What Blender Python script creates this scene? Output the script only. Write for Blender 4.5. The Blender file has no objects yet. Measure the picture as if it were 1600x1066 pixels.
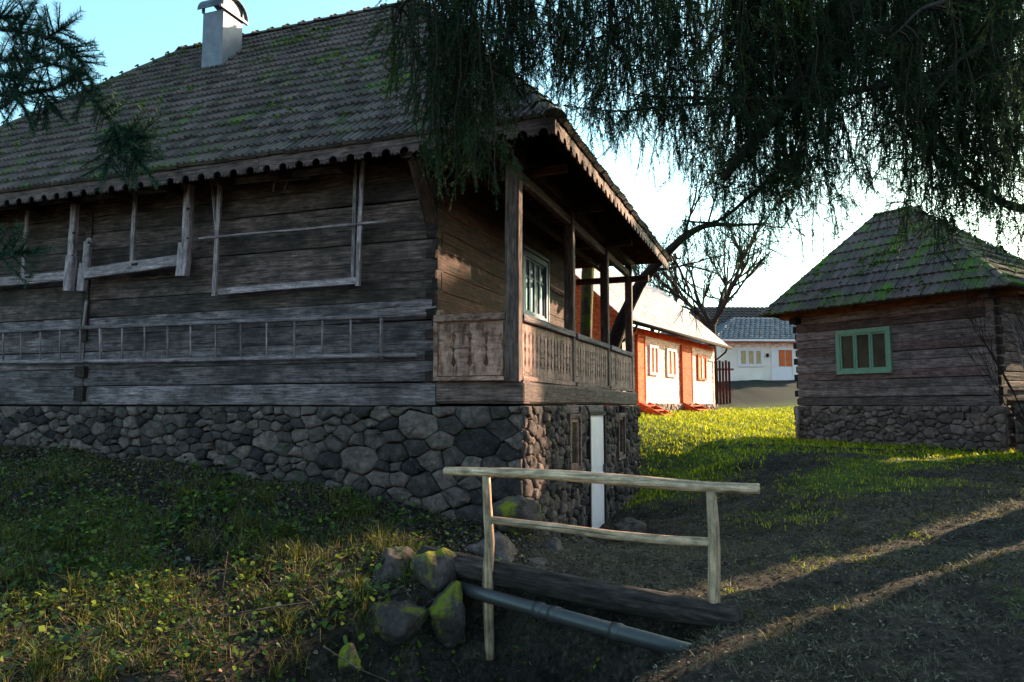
import bpy, math, random
import numpy as np
from mathutils import Matrix, Vector, noise
from mathutils.geometry import tessellate_polygon

random.seed(7); NR = np.random.RandomState(11)
S = bpy.context.scene
COL = S.collection
R = math.radians

# ------------------------------------------------------------------ camera
PITCH = R(5.05); FPX = 1155.0            # eye is the world origin, ground about 1.6 m below
SP, CP = math.sin(PITCH), math.cos(PITCH)
cam_d = bpy.data.cameras.new('camera'); cam = bpy.data.objects.new('camera', cam_d); COL.objects.link(cam)
cam.location = (0, 0, 0); cam.rotation_euler = (R(90) + PITCH, 0, 0)
cam_d.sensor_width = 36.0; cam_d.lens = 36.0 * FPX / 1600.0
cam_d.clip_start = 0.05; cam_d.clip_end = 3000
S.camera = cam

# ------------------------------------------------------------------ sky and sun
SUN_AZ = R(58.0); SUN_EL = R(20.0)       # azimuth clockwise from +Y
w = bpy.data.worlds.new('World'); S.world = w; w.use_nodes = True
nt = w.node_tree; nt.nodes.clear()
sky = nt.nodes.new('ShaderNodeTexSky'); sky.sky_type = 'NISHITA'; sky.sun_disc = False
sky.sun_elevation = SUN_EL; sky.sun_rotation = SUN_AZ; sky.altitude = 300
sky.air_density = 1.0; sky.dust_density = 2.6; sky.ozone_density = 1.2
tint = nt.nodes.new('ShaderNodeMixRGB'); tint.blend_type = 'MULTIPLY'; tint.inputs[0].default_value = 1; tint.inputs[2].default_value = (.80, 1.1, .94, 1)
bg = nt.nodes.new('ShaderNodeBackground'); bg.inputs['Strength'].default_value = 0.15
wo = nt.nodes.new('ShaderNodeOutputWorld')
nt.links.new(sky.outputs[0], tint.inputs[1]); nt.links.new(tint.outputs[0], bg.inputs[0]); nt.links.new(bg.outputs[0], wo.inputs[0])
sd = bpy.data.lights.new('sun', 'SUN'); sd.energy = 5.0; sd.angle = R(0.7); sd.color = (1.0, 0.78, 0.5)
so = bpy.data.objects.new('sun', sd); COL.objects.link(so)
SV = Vector((math.sin(SUN_AZ) * math.cos(SUN_EL), math.cos(SUN_AZ) * math.cos(SUN_EL), math.sin(SUN_EL)))
so.rotation_euler = SV.to_track_quat('Z', 'Y').to_euler(); so.location = (30, 20, 20)
vs = S.view_settings; vs.view_transform = 'Standard'; vs.look = 'None'; vs.gamma = 1; vs.use_curve_mapping = False
vs.exposure = 1.82
S.render.engine = 'CYCLES'

# ------------------------------------------------------------------ helpers
def ray(px, py):
    up = 533.0 - py
    return Vector((px - 800.0, FPX * CP - up * SP, FPX * SP + up * CP))
def P(px, py, Y):
    r = ray(px, py); return r * (Y / r.y)

class Frame:
    """building frame: local x along the visible wall, y into the building"""
    def __init__(s, ox, oy, dx, dy):
        n = math.hypot(dx, dy); s.c, s.s = dx / n, dy / n; s.o = (ox, oy)
        s.M = Matrix(((s.c, -s.s, 0, ox), (s.s, s.c, 0, oy), (0, 0, 1, 0), (0, 0, 0, 1)))
        s.I = s.M.inverted()
    def _l(s, px, py):
        r = ray(px, py); o = s.I @ Vector((0, 0, 0)); e = s.I @ r
        return o, e - o
    def hit(s, px, py, y=0.0):
        o, d = s._l(px, py); k = (y - o.y) / d.y; p = o + d * k; return p.x, p.z
    def hitx(s, px, py, x=0.0):
        o, d = s._l(px, py); k = (x - o.x) / d.x; p = o + d * k; return p.y, p.z
    def w(s, x, y, z=0): return s.M @ Vector((x, y, z))

ID = Matrix.Identity(4)
WM = {}                                    # world matrix of every parent
def T(x, y, z): return Matrix.Translation((x, y, z))
def RZ(a): return Matrix.Rotation(a, 4, 'Z')
def RX(a): return Matrix.Rotation(a, 4, 'X')
def RY(a): return Matrix.Rotation(a, 4, 'Y')

def thing(name, label, cat, loc, rz=0, group=None):
    o = bpy.data.objects.new(name, None); COL.objects.link(o); o.empty_display_size = .3
    M = T(*loc) @ RZ(rz); o.matrix_basis = M; WM[o.name] = M
    o['label'] = label; o['category'] = cat
    if group: o['group'] = group
    return o
def link(name, me, W=ID, parent=None, kind=None, mat=None):
    """W = world matrix wanted for the mesh"""
    o = bpy.data.objects.new(name, me); COL.objects.link(o)
    if mat is not None and not me.materials: me.materials.append(mat)
    if parent is not None:
        o.parent = parent; o.matrix_basis = WM[parent.name].inverted() @ W
    else: o.matrix_basis = W
    WM[o.name] = W
    if kind: o['kind'] = kind
    return o
def tag(o, label, cat, group=None):
    o['label'] = label; o['category'] = cat
    if group: o['group'] = group
    return o

def alink(name, me, a, b, parent, mat):
    """give a straight or bent timber its own local frame, x along its length"""
    a = Vector(a); X = (Vector(b) - a).normalized(); Z = X.cross(Vector((0, 0, 1)))
    Z = (Z if Z.length > .1 else X.cross(Vector((0, 1, 0)))).normalized(); Y = Z.cross(X)
    M = Matrix.Identity(4)
    for i in range(3): M[i][0] = X[i]; M[i][1] = Y[i]; M[i][2] = Z[i]; M[i][3] = a[i]
    me.transform(M.inverted()); return link(name, me, M, parent, mat=mat)

class MB:
    def __init__(s): s.v = []; s.f = []
    def add(s, vs, fs, M=None):
        b = len(s.v)
        s.v += [tuple(M @ Vector(p)) for p in vs] if M is not None else [tuple(p) for p in vs]
        s.f += [tuple(i + b for i in f) for f in fs]
    def box(s, x0, x1, y0, y1, z0, z1, M=None):
        s.add([(x0,y0,z0),(x1,y0,z0),(x1,y1,z0),(x0,y1,z0),(x0,y0,z1),(x1,y0,z1),(x1,y1,z1),(x0,y1,z1)],
              [(0,3,2,1),(4,5,6,7),(0,1,5,4),(1,2,6,5),(2,3,7,6),(3,0,4,7)], M)
    def beam(s, a, b, w, h, up=(0,0,1), n=1, jit=0.0, taper=1.0, ch=.12):
        """squared timber from a to b with chamfered edges"""
        a = Vector(a); b = Vector(b); d = (b - a).normalized(); u = Vector(up)
        x = d.cross(u).normalized(); u = x.cross(d).normalized()
        c = min(w, h) * ch
        prof = [(-w/2, -h/2+c), (-w/2, h/2-c), (-w/2+c, h/2), (w/2-c, h/2), (w/2, h/2-c), (w/2, -h/2+c), (w/2-c, -h/2), (-w/2+c, -h/2)]
        vs = []; fs = []
        for i in range(n + 1):
            t = i / n; c0 = a.lerp(b, t); k = 1 + (taper - 1) * t
            o = (x * random.uniform(-jit, jit) + u * random.uniform(-jit, jit)) if jit else Vector((0,0,0))
            vs += [c0 + o + (x * px + u * pz) * k for px, pz in prof]
        for i in range(n):
            for j in range(8):
                p = i*8 + j; q = i*8 + (j+1) % 8; fs.append((p, q, q + 8, p + 8))
        fs.append(tuple(range(7, -1, -1))); fs.append(tuple(range(n*8, n*8 + 8)))
        s.add(vs, fs)
    def tube(s, pts, rad, n=8, cap=True, wob=0.0):
        pts = [Vector(p) for p in pts]; m = len(pts)
        if not hasattr(rad, '__len__'): rad = [rad] * m
        prev = None; vs = []; fs = []
        for i, p in enumerate(pts):
            d = (pts[min(i+1, m-1)] - pts[max(i-1, 0)]).normalized()
            if prev is None: x = d.orthogonal().normalized()
            else:
                x = prev - d * prev.dot(d)
                x = x.normalized() if x.length > 1e-6 else d.orthogonal().normalized()
            prev = x; y = d.cross(x)
            for j in range(n):
                a = 2 * math.pi * j / n; r = rad[i] * (1 + (random.uniform(-wob, wob) if wob else 0))
                vs.append(p + (x * math.cos(a) + y * math.sin(a)) * r)
        for i in range(m - 1):
            for j in range(n):
                fs.append((i*n+j, i*n+(j+1)%n, (i+1)*n+(j+1)%n, (i+1)*n+j))
        if cap and n > 2: fs.append(tuple(range(n-1, -1, -1))); fs.append(tuple(range((m-1)*n, m*n)))
        s.add(vs, fs)
    def prism(s, poly, y0, y1, M=None):
        """2-D polygon (x,z) extruded from y0 to y1 (y0 is the front)"""
        n = len(poly)
        vs = [(x, y0, z) for x, z in poly] + [(x, y1, z) for x, z in poly]
        tr = tessellate_polygon([[Vector((x, z, 0)) for x, z in poly]])
        fs = []
        for t in tr:
            a, b, c = [poly[i] for i in t]
            ar = (b[0]-a[0])*(c[1]-a[1]) - (c[0]-a[0])*(b[1]-a[1])
            t = tuple(t) if ar > 0 else tuple(t[::-1])
            fs.append(t); fs.append(tuple(i + n for i in t[::-1]))
        area = sum(poly[i][0]*poly[(i+1)%n][1] - poly[(i+1)%n][0]*poly[i][1] for i in range(n))
        for i in range(n):
            j = (i + 1) % n
            fs.append((i, i+n, j+n, j) if area > 0 else (i, j, j+n, i+n))
        s.add(vs, fs, M)
    def mesh(s, name, smooth=False):
        me = bpy.data.meshes.new(name); me.from_pydata(s.v, [], s.f)
        if smooth: me.polygons.foreach_set('use_smooth', [True] * len(me.polygons))
        me.update(); return me

def tri_mesh(name, V, F, smooth=False):
    V = np.asarray(V, np.float32); F = np.asarray(F, np.int32); k = F.shape[1]
    me = bpy.data.meshes.new(name)
    me.vertices.add(len(V)); me.vertices.foreach_set('co', V.ravel())
    me.loops.add(F.size); me.loops.foreach_set('vertex_index', F.ravel())
    me.polygons.add(len(F)); me.polygons.foreach_set('loop_start', np.arange(0, F.size, k, dtype=np.int32))
    if smooth: me.polygons.foreach_set('use_smooth', np.ones(len(F), bool))
    me.update(calc_edges=True); return me

# ------------------------------------------------------------------ materials
class NT:
    def __init__(s, name, rough=.85, spec=.25):
        s.m = bpy.data.materials.new(name); s.m.use_nodes = True; s.t = s.m.node_tree
        s.b = s.t.nodes['Principled BSDF']; s.out = s.t.nodes['Material Output']
        s.b.inputs['Roughness'].default_value = rough; s.b.inputs['Specular IOR Level'].default_value = spec
    def n(s, typ, **kw):
        x = s.t.nodes.new(typ)
        for k, v in kw.items():
            if k in x.inputs and not hasattr(type(x), k): x.inputs[k].default_value = v
            else: setattr(x, k, v)
        return x
    def l(s, a, b): s.t.links.new(a, b)
    def coord(s, scale=(1,1,1), which='Object', rnd=True):
        tc = s.n('ShaderNodeTexCoord'); mp = s.n('ShaderNodeMapping'); mp.inputs['Scale'].default_value = scale
        s.l(tc.outputs[which], mp.inputs[0])
        if not rnd: return mp.outputs[0]
        r = s.rnd(); mu = s.n('ShaderNodeMath', operation='MULTIPLY'); s.l(r, mu.inputs[0]); mu.inputs[1].default_value = 37.0
        ad = s.n('ShaderNodeVectorMath', operation='ADD'); s.l(mp.outputs[0], ad.inputs[0]); s.l(mu.outputs[0], ad.inputs[1])
        return ad.outputs[0]
    def rnd(s):
        if hasattr(s, '_r'): return s._r
        oi = s.n('ShaderNodeObjectInfo'); g = s.n('ShaderNodeNewGeometry')
        a = s.n('ShaderNodeMath', operation='ADD'); s.l(oi.outputs['Random'], a.inputs[0]); s.l(g.outputs['Random Per Island'], a.inputs[1])
        f = s.n('ShaderNodeMath', operation='FRACT'); s.l(a.outputs[0], f.inputs[0]); s._r = f.outputs[0]; return s._r
    def noise(s, vec, scale, detail=4, rough=.6, dist=0):
        x = s.n('ShaderNodeTexNoise'); x.inputs['Scale'].default_value = scale; x.inputs['Detail'].default_value = detail
        x.inputs['Roughness'].default_value = rough; x.inputs['Distortion'].default_value = dist
        s.l(vec, x.inputs['Vector']); return x.outputs['Fac']
    def ramp(s, fac, stops):
        x = s.n('ShaderNodeValToRGB'); e = x.color_ramp.elements
        while len(e) < len(stops): e.new(.5)
        for k, (p, c) in enumerate(stops):
            e[k].position = p; e[k].color = (c, c, c, 1) if not hasattr(c, '__len__') else (*c, 1)
        s.l(fac, x.inputs[0]); return x.outputs[0]
    def mix(s, fac, a, b, typ='MIX'):
        x = s.n('ShaderNodeMixRGB', blend_type=typ)
        for i, q in enumerate((fac, a, b)):
            if hasattr(q, 'is_linked') or hasattr(q, 'links'): s.l(q, x.inputs[i])
            else: x.inputs[i].default_value = q if i == 0 else (*q, 1)
        return x.outputs[0]
    def bump(s, h, strength=.5, dist=.01):
        x = s.n('ShaderNodeBump'); x.inputs['Strength'].default_value = strength; x.inputs['Distance'].default_value = dist
        s.l(h, x.inputs['Height'])
        if s.b.inputs['Normal'].is_linked: s.l(s.b.inputs['Normal'].links[0].from_socket, x.inputs['Normal'])
        s.l(x.outputs[0], s.b.inputs['Normal'])
    def col(s, c): s.l(c, s.b.inputs['Base Color']); return s

def wood(name, dark, mid, light, rot=None, rough=.85, grain=1.0, bump=.6, stain=.5, streak=(1.9, 34, 34)):
    dark, mid, light = [(a*1.34, b*.88, c*1.02) for a, b, c in (dark, mid, light)]
    m = NT(name, rough)
    v = m.coord(streak); g = m.noise(v, 1.6, 8, .65, .35)
    c = m.ramp(g, [(.34, tuple(q*.7 for q in dark)), (.5, mid), (.66, light)])
    bl = m.noise(m.coord((4, 9, 9)), 1.5, 8, .75); c = m.mix(1., c, m.ramp(bl, [(.34, .45), (.5, 1.), (.66, 1.55)]), 'MULTIPLY')
    v2 = m.coord((1, 1.6, 1.6)); st = m.noise(v2, 1.3, 5, .65)
    c = m.mix(m.ramp(st, [(.36, stain), (.62, 0.)]), c, tuple(q * .28 for q in dark))
    r = m.ramp(m.rnd(), [(0, .62), (1, 1.25)])
    c = m.mix(1.0, c, r, 'MULTIPLY')
    kn = m.n('ShaderNodeTexVoronoi'); kn.inputs['Scale'].default_value = 1.0
    m.l(m.coord((2.2, 7, 7)), kn.inputs['Vector'])
    k = m.ramp(kn.outputs['Distance'], [(.08, .8), (.2, 0.)])
    c = m.mix(k, c, tuple(q * .35 for q in dark))
    ck = m.noise(m.coord((.7, 34, 34)), 1.2, 3, .6, .6)
    cr = m.ramp(ck, [(.62, 0.), (.68, .85)])
    c = m.mix(cr, c, tuple(q * .15 for q in dark))
    m.col(c); m.bump(g, bump, .012); m.bump(m.ramp(ck, [(.6, 1.), (.68, 0.)]), .7, .01)
    return m.m

def simple(name, c, rough=.6, spec=.4, metal=0, var=.25, sc=6, bump=.15, dirt=None):
    c = (c[0]*1.14, c[1]*.9, c[2]); m = NT(name, rough, spec); m.b.inputs['Metallic'].default_value = metal
    g = m.noise(m.coord((1,1,1)), sc, 6, .65)
    cc = m.ramp(g, [(.3, tuple(q * (1 - var) for q in c)), (.7, tuple(min(1, q * (1 + var * .6)) for q in c))])
    if dirt:
        d = m.noise(m.coord((1, 1, .5)), sc * .4, 5, .7)
        cc = m.mix(m.ramp(d, [(.45, 0.), (.7, .8)]), cc, dirt)
    m.col(cc); m.bump(g, bump, .01); return m.m

def stone_mat(name, c0, c1, moss=.3, mosscol=(.05,.075,.012), grey=.75, sc=1.0, mossz=False):
    c0, c1 = [(a*1.35, b*.9, c*.97) for a, b, c in (c0, c1)]
    m = NT(name, .9, .2)
    v = m.coord((1,1,1)); g = m.noise(v, 9 * sc, 9, .72, .2)
    base = m.mix(m.rnd(), c0, c1)
    c = m.mix(1.0, base, m.ramp(g, [(.3, .35), (.5, .95), (.68, 1.8)]), 'MULTIPLY')
    sp = m.noise(v, 45 * sc, 4, .7); c = m.mix(m.ramp(sp, [(.6, 0.), (.75, .55)]), c, (.3, .3, .27))
    mo = m.noise(m.coord((1,1,1)), 2.4 * sc, 7, .7)
    if mossz:
        ge = m.n('ShaderNodeNewGeometry'); sx = m.n('ShaderNodeSeparateXYZ'); m.l(ge.outputs['Normal'], sx.inputs[0])
        a = m.n('ShaderNodeMath', operation='MULTIPLY_ADD'); m.l(sx.outputs[2], a.inputs[0]); a.inputs[1].default_value = .05; m.l(mo, a.inputs[2]); mo = a.outputs[0]
    mf = m.ramp(mo, [(.66 - moss * .35, 0.), (.76 - moss * .35, .9)])
    fine = m.noise(v, 90, 3, .6)
    mc = m.mix(fine, tuple(q * .5 for q in mosscol), tuple(q * 1.5 for q in mosscol))
    c = m.mix(mf, c, mc)
    m.col(c); m.bump(g, 1., .05); m.bump(fine, .5, .012); return m.m

def tile_mat(name, c0, c1, moss, mosscol=(.085, .15, .012)):
    c0, c1 = [(a*1.35, b*.92, c*.95) for a, b, c in (c0, c1)]
    m = NT(name, .85, .2)
    g = m.noise(m.coord((6, 26, 26)), 1, 7, .7)
    c = m.mix(m.rnd(), c0, c1)
    c = m.mix(1.0, c, m.ramp(g, [(.3, .68), (.7, 1.25)]), 'MULTIPLY')
    ge = m.n('ShaderNodeNewGeometry'); mp = m.n('ShaderNodeMapping'); m.l(ge.outputs['Position'], mp.inputs[0])
    mo = m.noise(mp.outputs[0], 1.1, 8, .78)
    fi = m.noise(mp.outputs[0], 22, 5, .7)
    mf = m.ramp(m.mix(.28, mo, fi), [(moss, 0.), (moss + .07, .9)])
    c = m.mix(mf, c, m.mix(fi, tuple(q * .3 for q in mosscol), tuple(q * 1.6 for q in mosscol)))
    li = m.noise(mp.outputs[0], 3.1, 8, .75); c = m.mix(m.ramp(li, [(.56, 0.), (.7, .45)]), c, (.13, .14, .12))
    m.col(c); m.bump(g, .4, .006); m.bump(m.mix(1., mf, fi, 'MULTIPLY'), .8, .02); return m.m

def leaf_mat(name, cols, trans=.35, rough=.6, spec=.25):
    m = NT(name, rough, spec)
    c = m.ramp(m.rnd(), [(i / max(1, len(cols) - 1), q) for i, q in enumerate(cols)])
    m.col(c)
    tr = m.n('ShaderNodeBsdfTranslucent'); m.l(c, tr.inputs[0]); mx = m.n('ShaderNodeMixShader'); mx.inputs[0].default_value = trans
    m.l(m.b.outputs[0], mx.inputs[1]); m.l(tr.outputs[0], mx.inputs[2]); m.l(mx.outputs[0], m.out.inputs[0]); return m.m

def glass_mat(name, c, rough=.06):
    m = NT(name, rough, .9); g = m.noise(m.coord((1,1,1)), 3, 3)
    m.col(m.ramp(g, [(.35, tuple(q * .5 for q in c)), (.7, c)])); return m.m

M_log_lo = wood('weathered_grey_log', (.045,.043,.042), (.13,.125,.12), (.23,.222,.212), stain=.75)
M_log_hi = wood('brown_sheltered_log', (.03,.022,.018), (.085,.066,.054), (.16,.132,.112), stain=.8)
M_log_side = wood('red_brown_log', (.02,.0095,.006), (.05,.025,.015), (.1,.055,.034), stain=.5)
M_endgrain = wood('dark_end_grain', (.012,.008,.007), (.03,.021,.018), (.05,.038,.032), stain=.5)
M_tool = wood('weathered_tool_wood', (.12,.115,.11), (.22,.21,.2), (.32,.305,.29), stain=.25)
M_post = wood('porch_post_wood', (.045,.036,.03), (.09,.073,.06), (.15,.125,.105), stain=.35)
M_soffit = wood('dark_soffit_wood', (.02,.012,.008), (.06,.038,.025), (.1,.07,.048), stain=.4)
M_fascia = wood('fascia_wood', (.05,.036,.03), (.12,.095,.08), (.17,.14,.12), stain=.4)
M_panel = wood('tan_panel_board', (.12,.07,.045), (.26,.18,.125), (.33,.26,.2), stain=.45, streak=(9, 26, 2.5))
M_panel2 = wood('pale_balustrade_board', (.12,.09,.065), (.24,.195,.15), (.32,.27,.22), stain=.35, streak=(26, 26, 1.6))
M_rail = wood('grey_rail_cap', (.06,.06,.062), (.13,.13,.13), (.2,.2,.2), stain=.3)
M_log2 = wood('grey_brown_shed_log', (.08,.07,.058), (.19,.17,.145), (.3,.275,.24), stain=.45)
M_log2r = wood('red_tinted_shed_log', (.07,.047,.04), (.15,.112,.095), (.22,.18,.155), stain=.45)
M_plate = wood('orange_top_plate', (.12,.05,.02), (.24,.115,.045), (.32,.17,.08), stain=.3)
M_peeled = wood('peeled_pale_pole', (.24,.21,.11), (.42,.365,.21), (.52,.465,.3), stain=.4, bump=.4, rough=.6)
M_bark = wood('dark_rotting_log', (.01,.009,.008), (.035,.03,.024), (.085,.075,.062), stain=.7, bump=1.5, streak=(2, 14, 14))
M_orange = wood('orange_varnished_wood', (.33,.06,.014), (.46,.1,.025), (.54,.15,.045), stain=.1, rough=.9)
M_cream = wood('pale_plank_siding', (.5,.46,.36), (.64,.6,.48), (.7,.68,.58), stain=.08, rough=.9)
M_tile = tile_mat('grey_roof_tile', (.048,.045,.043), (.105,.098,.093), .542)
M_tile2 = tile_mat('mossy_shingle', (.06,.053,.05), (.11,.097,.09), .5)
M_stone = stone_mat('wall_stone', (.02,.02,.022), (.125,.115,.1), .2, (.03,.05,.012))
M_lining = stone_mat('shade_darkened_stone', (.008,.008,.0075), (.018,.017,.015), .2, (.02,.035,.006))  # near-black base colour puts the shade of the hollow into the stones
M_stone2 = stone_mat('small_house_stone', (.09,.08,.072), (.2,.18,.155), .05)
M_stone_moss = stone_mat('mossy_stone', (.03,.03,.028), (.07,.067,.06), .42, (.2,.185,.01), mossz=True)
M_stone_dry = stone_mat('dry_boulder', (.06,.058,.05), (.1,.095,.083), .2, mossz=True)
M_mortar = simple('dark_earth_mortar', (.03,.027,.024), .95, .1, sc=12, bump=.6)
M_white = simple('white_door_paint', (.74,.74,.76), .5, .4, var=.1, sc=3, dirt=(.5,.52,.48))
M_plaster = simple('grey_white_plaster', (.82,.8,.66), .9, .2, var=.12, sc=1.5)
M_frame_w = simple('white_frame', (.75,.75,.73), .4, .4, var=.05)
M_blue = simple('blue_painted_frame', (.05,.09,.17), .5, .4, var=.3)
M_green = simple('green_painted_frame', (.16,.32,.2), .6, .4, var=.3, sc=14, dirt=(.22,.26,.19))
M_zinc = simple('galvanised_sheet', (.14,.14,.16), .55, .4, metal=.4, var=.35, sc=5, dirt=(.12,.13,.15))
M_zinc_dk = simple('dark_sheet_cap', (.06,.065,.075), .5, .5, metal=.4, var=.4)
M_roofsheet = simple('light_corrugated_sheet', (.36,.36,.37), .85, .2, var=.45, sc=5, dirt=(.12,.12,.11))
M_bluetile = simple('blue_grey_roof_sheet', (.09,.115,.14), .6, .4, var=.5, sc=3)
M_darkroof = simple('dark_distant_roof', (.055,.05,.048), .9, .2, var=.6, sc=2)
M_pipe = simple('dark_plastic_pipe', (.036,.036,.037), .4, .5, var=.15)
M_curtain = simple('yellow_curtain', (.5,.42,.2), .9, .1, var=.3, sc=8)
M_red = simple('orange_blind', (.62,.15,.04), .7, .2, var=.2)
M_glass = glass_mat('window_glass', (.02,.022,.025))
M_pane = glass_mat('painted_reflection_glass', (.16,.19,.24), .08)  # pale blue base colour paints the bright reflections on the panes
M_glass2 = glass_mat('old_glass', (.05,.048,.04), .12)
M_spruce = leaf_mat('spruce_needles', [(.008,.018,.01), (.016,.034,.014), (.026,.046,.016), (.035,.05,.016)], .4)
def paint_lit_clumps(mat, col, scale, lo, hi):
    t = mat.node_tree; b = t.nodes['Principled BSDF']; src = b.inputs['Base Color'].links[0].from_socket
    g = t.nodes.new('ShaderNodeNewGeometry'); n = t.nodes.new('ShaderNodeTexNoise'); n.inputs['Scale'].default_value = scale; n.inputs['Detail'].default_value = 3
    mp = t.nodes.new('ShaderNodeMapping'); mp.inputs['Scale'].default_value = (1, 1, .4); t.links.new(g.outputs['Position'], mp.inputs[0]); t.links.new(mp.outputs[0], n.inputs['Vector'])
    rp = t.nodes.new('ShaderNodeValToRGB'); rp.color_ramp.elements[0].position = lo; rp.color_ramp.elements[1].position = hi; t.links.new(n.outputs['Fac'], rp.inputs[0])
    mx = t.nodes.new('ShaderNodeMixRGB'); mx.inputs[2].default_value = (*col, 1); t.links.new(rp.outputs[0], mx.inputs[0]); t.links.new(src, mx.inputs[1])
    for l in list(t.links):
        if l.from_socket == src and l.to_node != mx: t.links.new(mx.outputs[0], l.to_socket)
paint_lit_clumps(M_spruce, (.075, .095, .014), 1.6, .57, .72)  # yellow-green clumps paint sunlit, backlit foliage into the needle colour
M_fir = leaf_mat('fir_needles', [(.008,.024,.014), (.018,.05,.03)], .15)
M_twig = simple('dark_bark', (.028,.022,.018), .95, .1, sc=20, var=.5, bump=.8)
M_mossbark = stone_mat('mossy_bark', (.04,.03,.022), (.06,.045,.03), .6, (.1,.1,.01), sc=1.5)
M_dirt = simple('compacted_earth', (.05,.038,.03), .95, .1, sc=10)

# ------------------------------------------------------------------ terrain
CPTS = np.array([(-7.9,11.4,-.54),(-5.4,10.5,-.72),(-3.34,9.77,-.92),(-1.56,9.12,-1.1),(.02,8.4,-1.42),
 (1.3,12.1,-1.92),(2.65,15.3,-1.7),(3.4,17.6,-.8),(1.0,10.3,-1.9),(2.6,11,-1.6),(4.5,11.5,-1.12),(4,14,-1.1),(5,17,-.78),
 (7.1,18.3,-.84),(9.7,14.6,-.9),(8,12,-.95),(5.5,8.4,-1.1),(3.3,5.6,-1.3),(1.8,5.9,-1.4),(1.0,7.5,-1.55),(0,7.1,-1.5),
 (-.5,6.8,-1.45),(-1.2,7.3,-1.38),(-1,8.2,-1.28),(-2.4,6.3,-1.55),(-3.2,4.7,-1.72),(-1.6,4.9,-1.78),(-6,6,-1.3),(-9,8,-.85),
 (0,0,-1.65),(3,2,-1.5),(6,3,-1.25),(-4,0,-1.85),(2,4,-1.42),(2.4,18,-.6),(3,22,-.22),(6,26,-.2),(9,22,-.5),(9,31,-.12),(12,33,.2),(12,40,1.3),(18,40,1.3),
 (5,45,1.0),(-12,13,-.3),(-12,25,-.2),(-2,25,-.3),(14,14,-.75),(16,8,-.85),(20,20,-.5),(-20,5,-1.2),(0,-20,-2),(30,-10,-1.2),(-30,-10,-1.8),
 (40,40,1.2),(-40,40,.4),(0,90,3),(90,90,3),(-90,90,1.5),(90,0,0),(-90,0,-1.5),(0,-90,-2),(90,-90,-1.5),(-90,-90,-2)])
def tps(r2): return np.where(r2 > 1e-9, .5 * r2 * np.log(np.maximum(r2, 1e-9)), 0)
_X = CPTS[:, :2]; _n = len(_X)
_K = tps(((_X[:, None] - _X[None]) ** 2).sum(-1)) + np.eye(_n) * .02
_A = np.zeros((_n + 3, _n + 3)); _A[:_n, :_n] = _K; _A[:_n, _n] = 1; _A[:_n, _n+1:] = _X; _A[_n, :_n] = 1; _A[_n+1:, :_n] = _X.T
_W = np.linalg.solve(_A, np.r_[CPTS[:, 2], 0, 0, 0])
LA = np.array((-.62, 6.72)); LB = np.array((1.75, 5.0))           # line of the log over the ditch
def sst(a, b, x): t = np.clip((x - a) / (b - a), 0, 1); return t * t * (3 - 2 * t)
def wave(x, y, f, s): return np.sin(x*f + s) * np.cos(y*f*1.13 + s*2.1) + .5*np.sin(x*f*2.3 + y*f*1.7 + s*3)
def ditch(x, y):
    d = (LB - LA) / np.linalg.norm(LB - LA); nrm = np.array((d[1], -d[0]))     # towards the camera
    rx, ry = x - LA[0], y - LA[1]; al = rx * d[0] + ry * d[1]; ds = rx * nrm[0] + ry * nrm[1]
    sh = np.clip(ds, 0, 9) * .22
    al = al + sh
    m = sst(.1, .75, al) * (1 - sst(2.2, 2.7, al))
    return m * sst(-.12, .22, ds) * (1 - sst(5, 7, ds))
def gz(x, y):
    x = np.asarray(x, float); y = np.asarray(y, float); sh = x.shape; xf, yf = x.ravel(), y.ravel()
    xc = np.clip(xf, -90, 90); yc = np.clip(yf, -90, 90)
    out = np.empty(len(xf))
    for i in range(0, len(xf), 20000):
        a = xc[i:i+20000]; b = yc[i:i+20000]
        k = tps((a[:, None] - _X[:, 0]) ** 2 + (b[:, None] - _X[:, 1]) ** 2)
        out[i:i+20000] = k @ _W[:_n] + _W[_n] + _W[_n+1] * a + _W[_n+2] * b
    out += .026 * wave(xf, yf, 1.9, .4) + .010 * wave(xf, yf, 5.3, 1.2) + .006 * wave(xf, yf, 13, 2.)
    out -= 1.15 * ditch(xf, yf)
    return out.reshape(sh)
def g1(x, y): return float(gz(np.array([x]), np.array([y]))[0])
def axis(lo, a, b, hi, d):
    c = list(np.arange(a, b, d)); s = d; q = b
    while q < hi: c.append(q); s *= 1.18; q += s
    c.append(hi); s = d; q = a - d; L = []
    while q > lo: L.append(q); s *= 1.18; q -= s
    L.append(lo); return np.array(L[::-1] + c)
gx = axis(-900, -9, 10, 900, .08); gy = axis(-900, 3, 18, 1500, .075)
GX, GY = np.meshgrid(gx, gy); GZ = gz(GX, GY)
GZ += (NR.rand(*GZ.shape) - .5) * .036 * (np.hypot(GX, GY) < 22)
V = np.stack([GX, GY, GZ], -1).reshape(-1, 3); nx, ny = len(gx), len(gy)
ii = np.arange(nx * ny).reshape(ny, nx)
F = np.stack([ii[:-1, :-1], ii[:-1, 1:], ii[1:, 1:], ii[1:, :-1]], -1).reshape(-1, 4)
gme = tri_mesh('ground', V, F, True)
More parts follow.
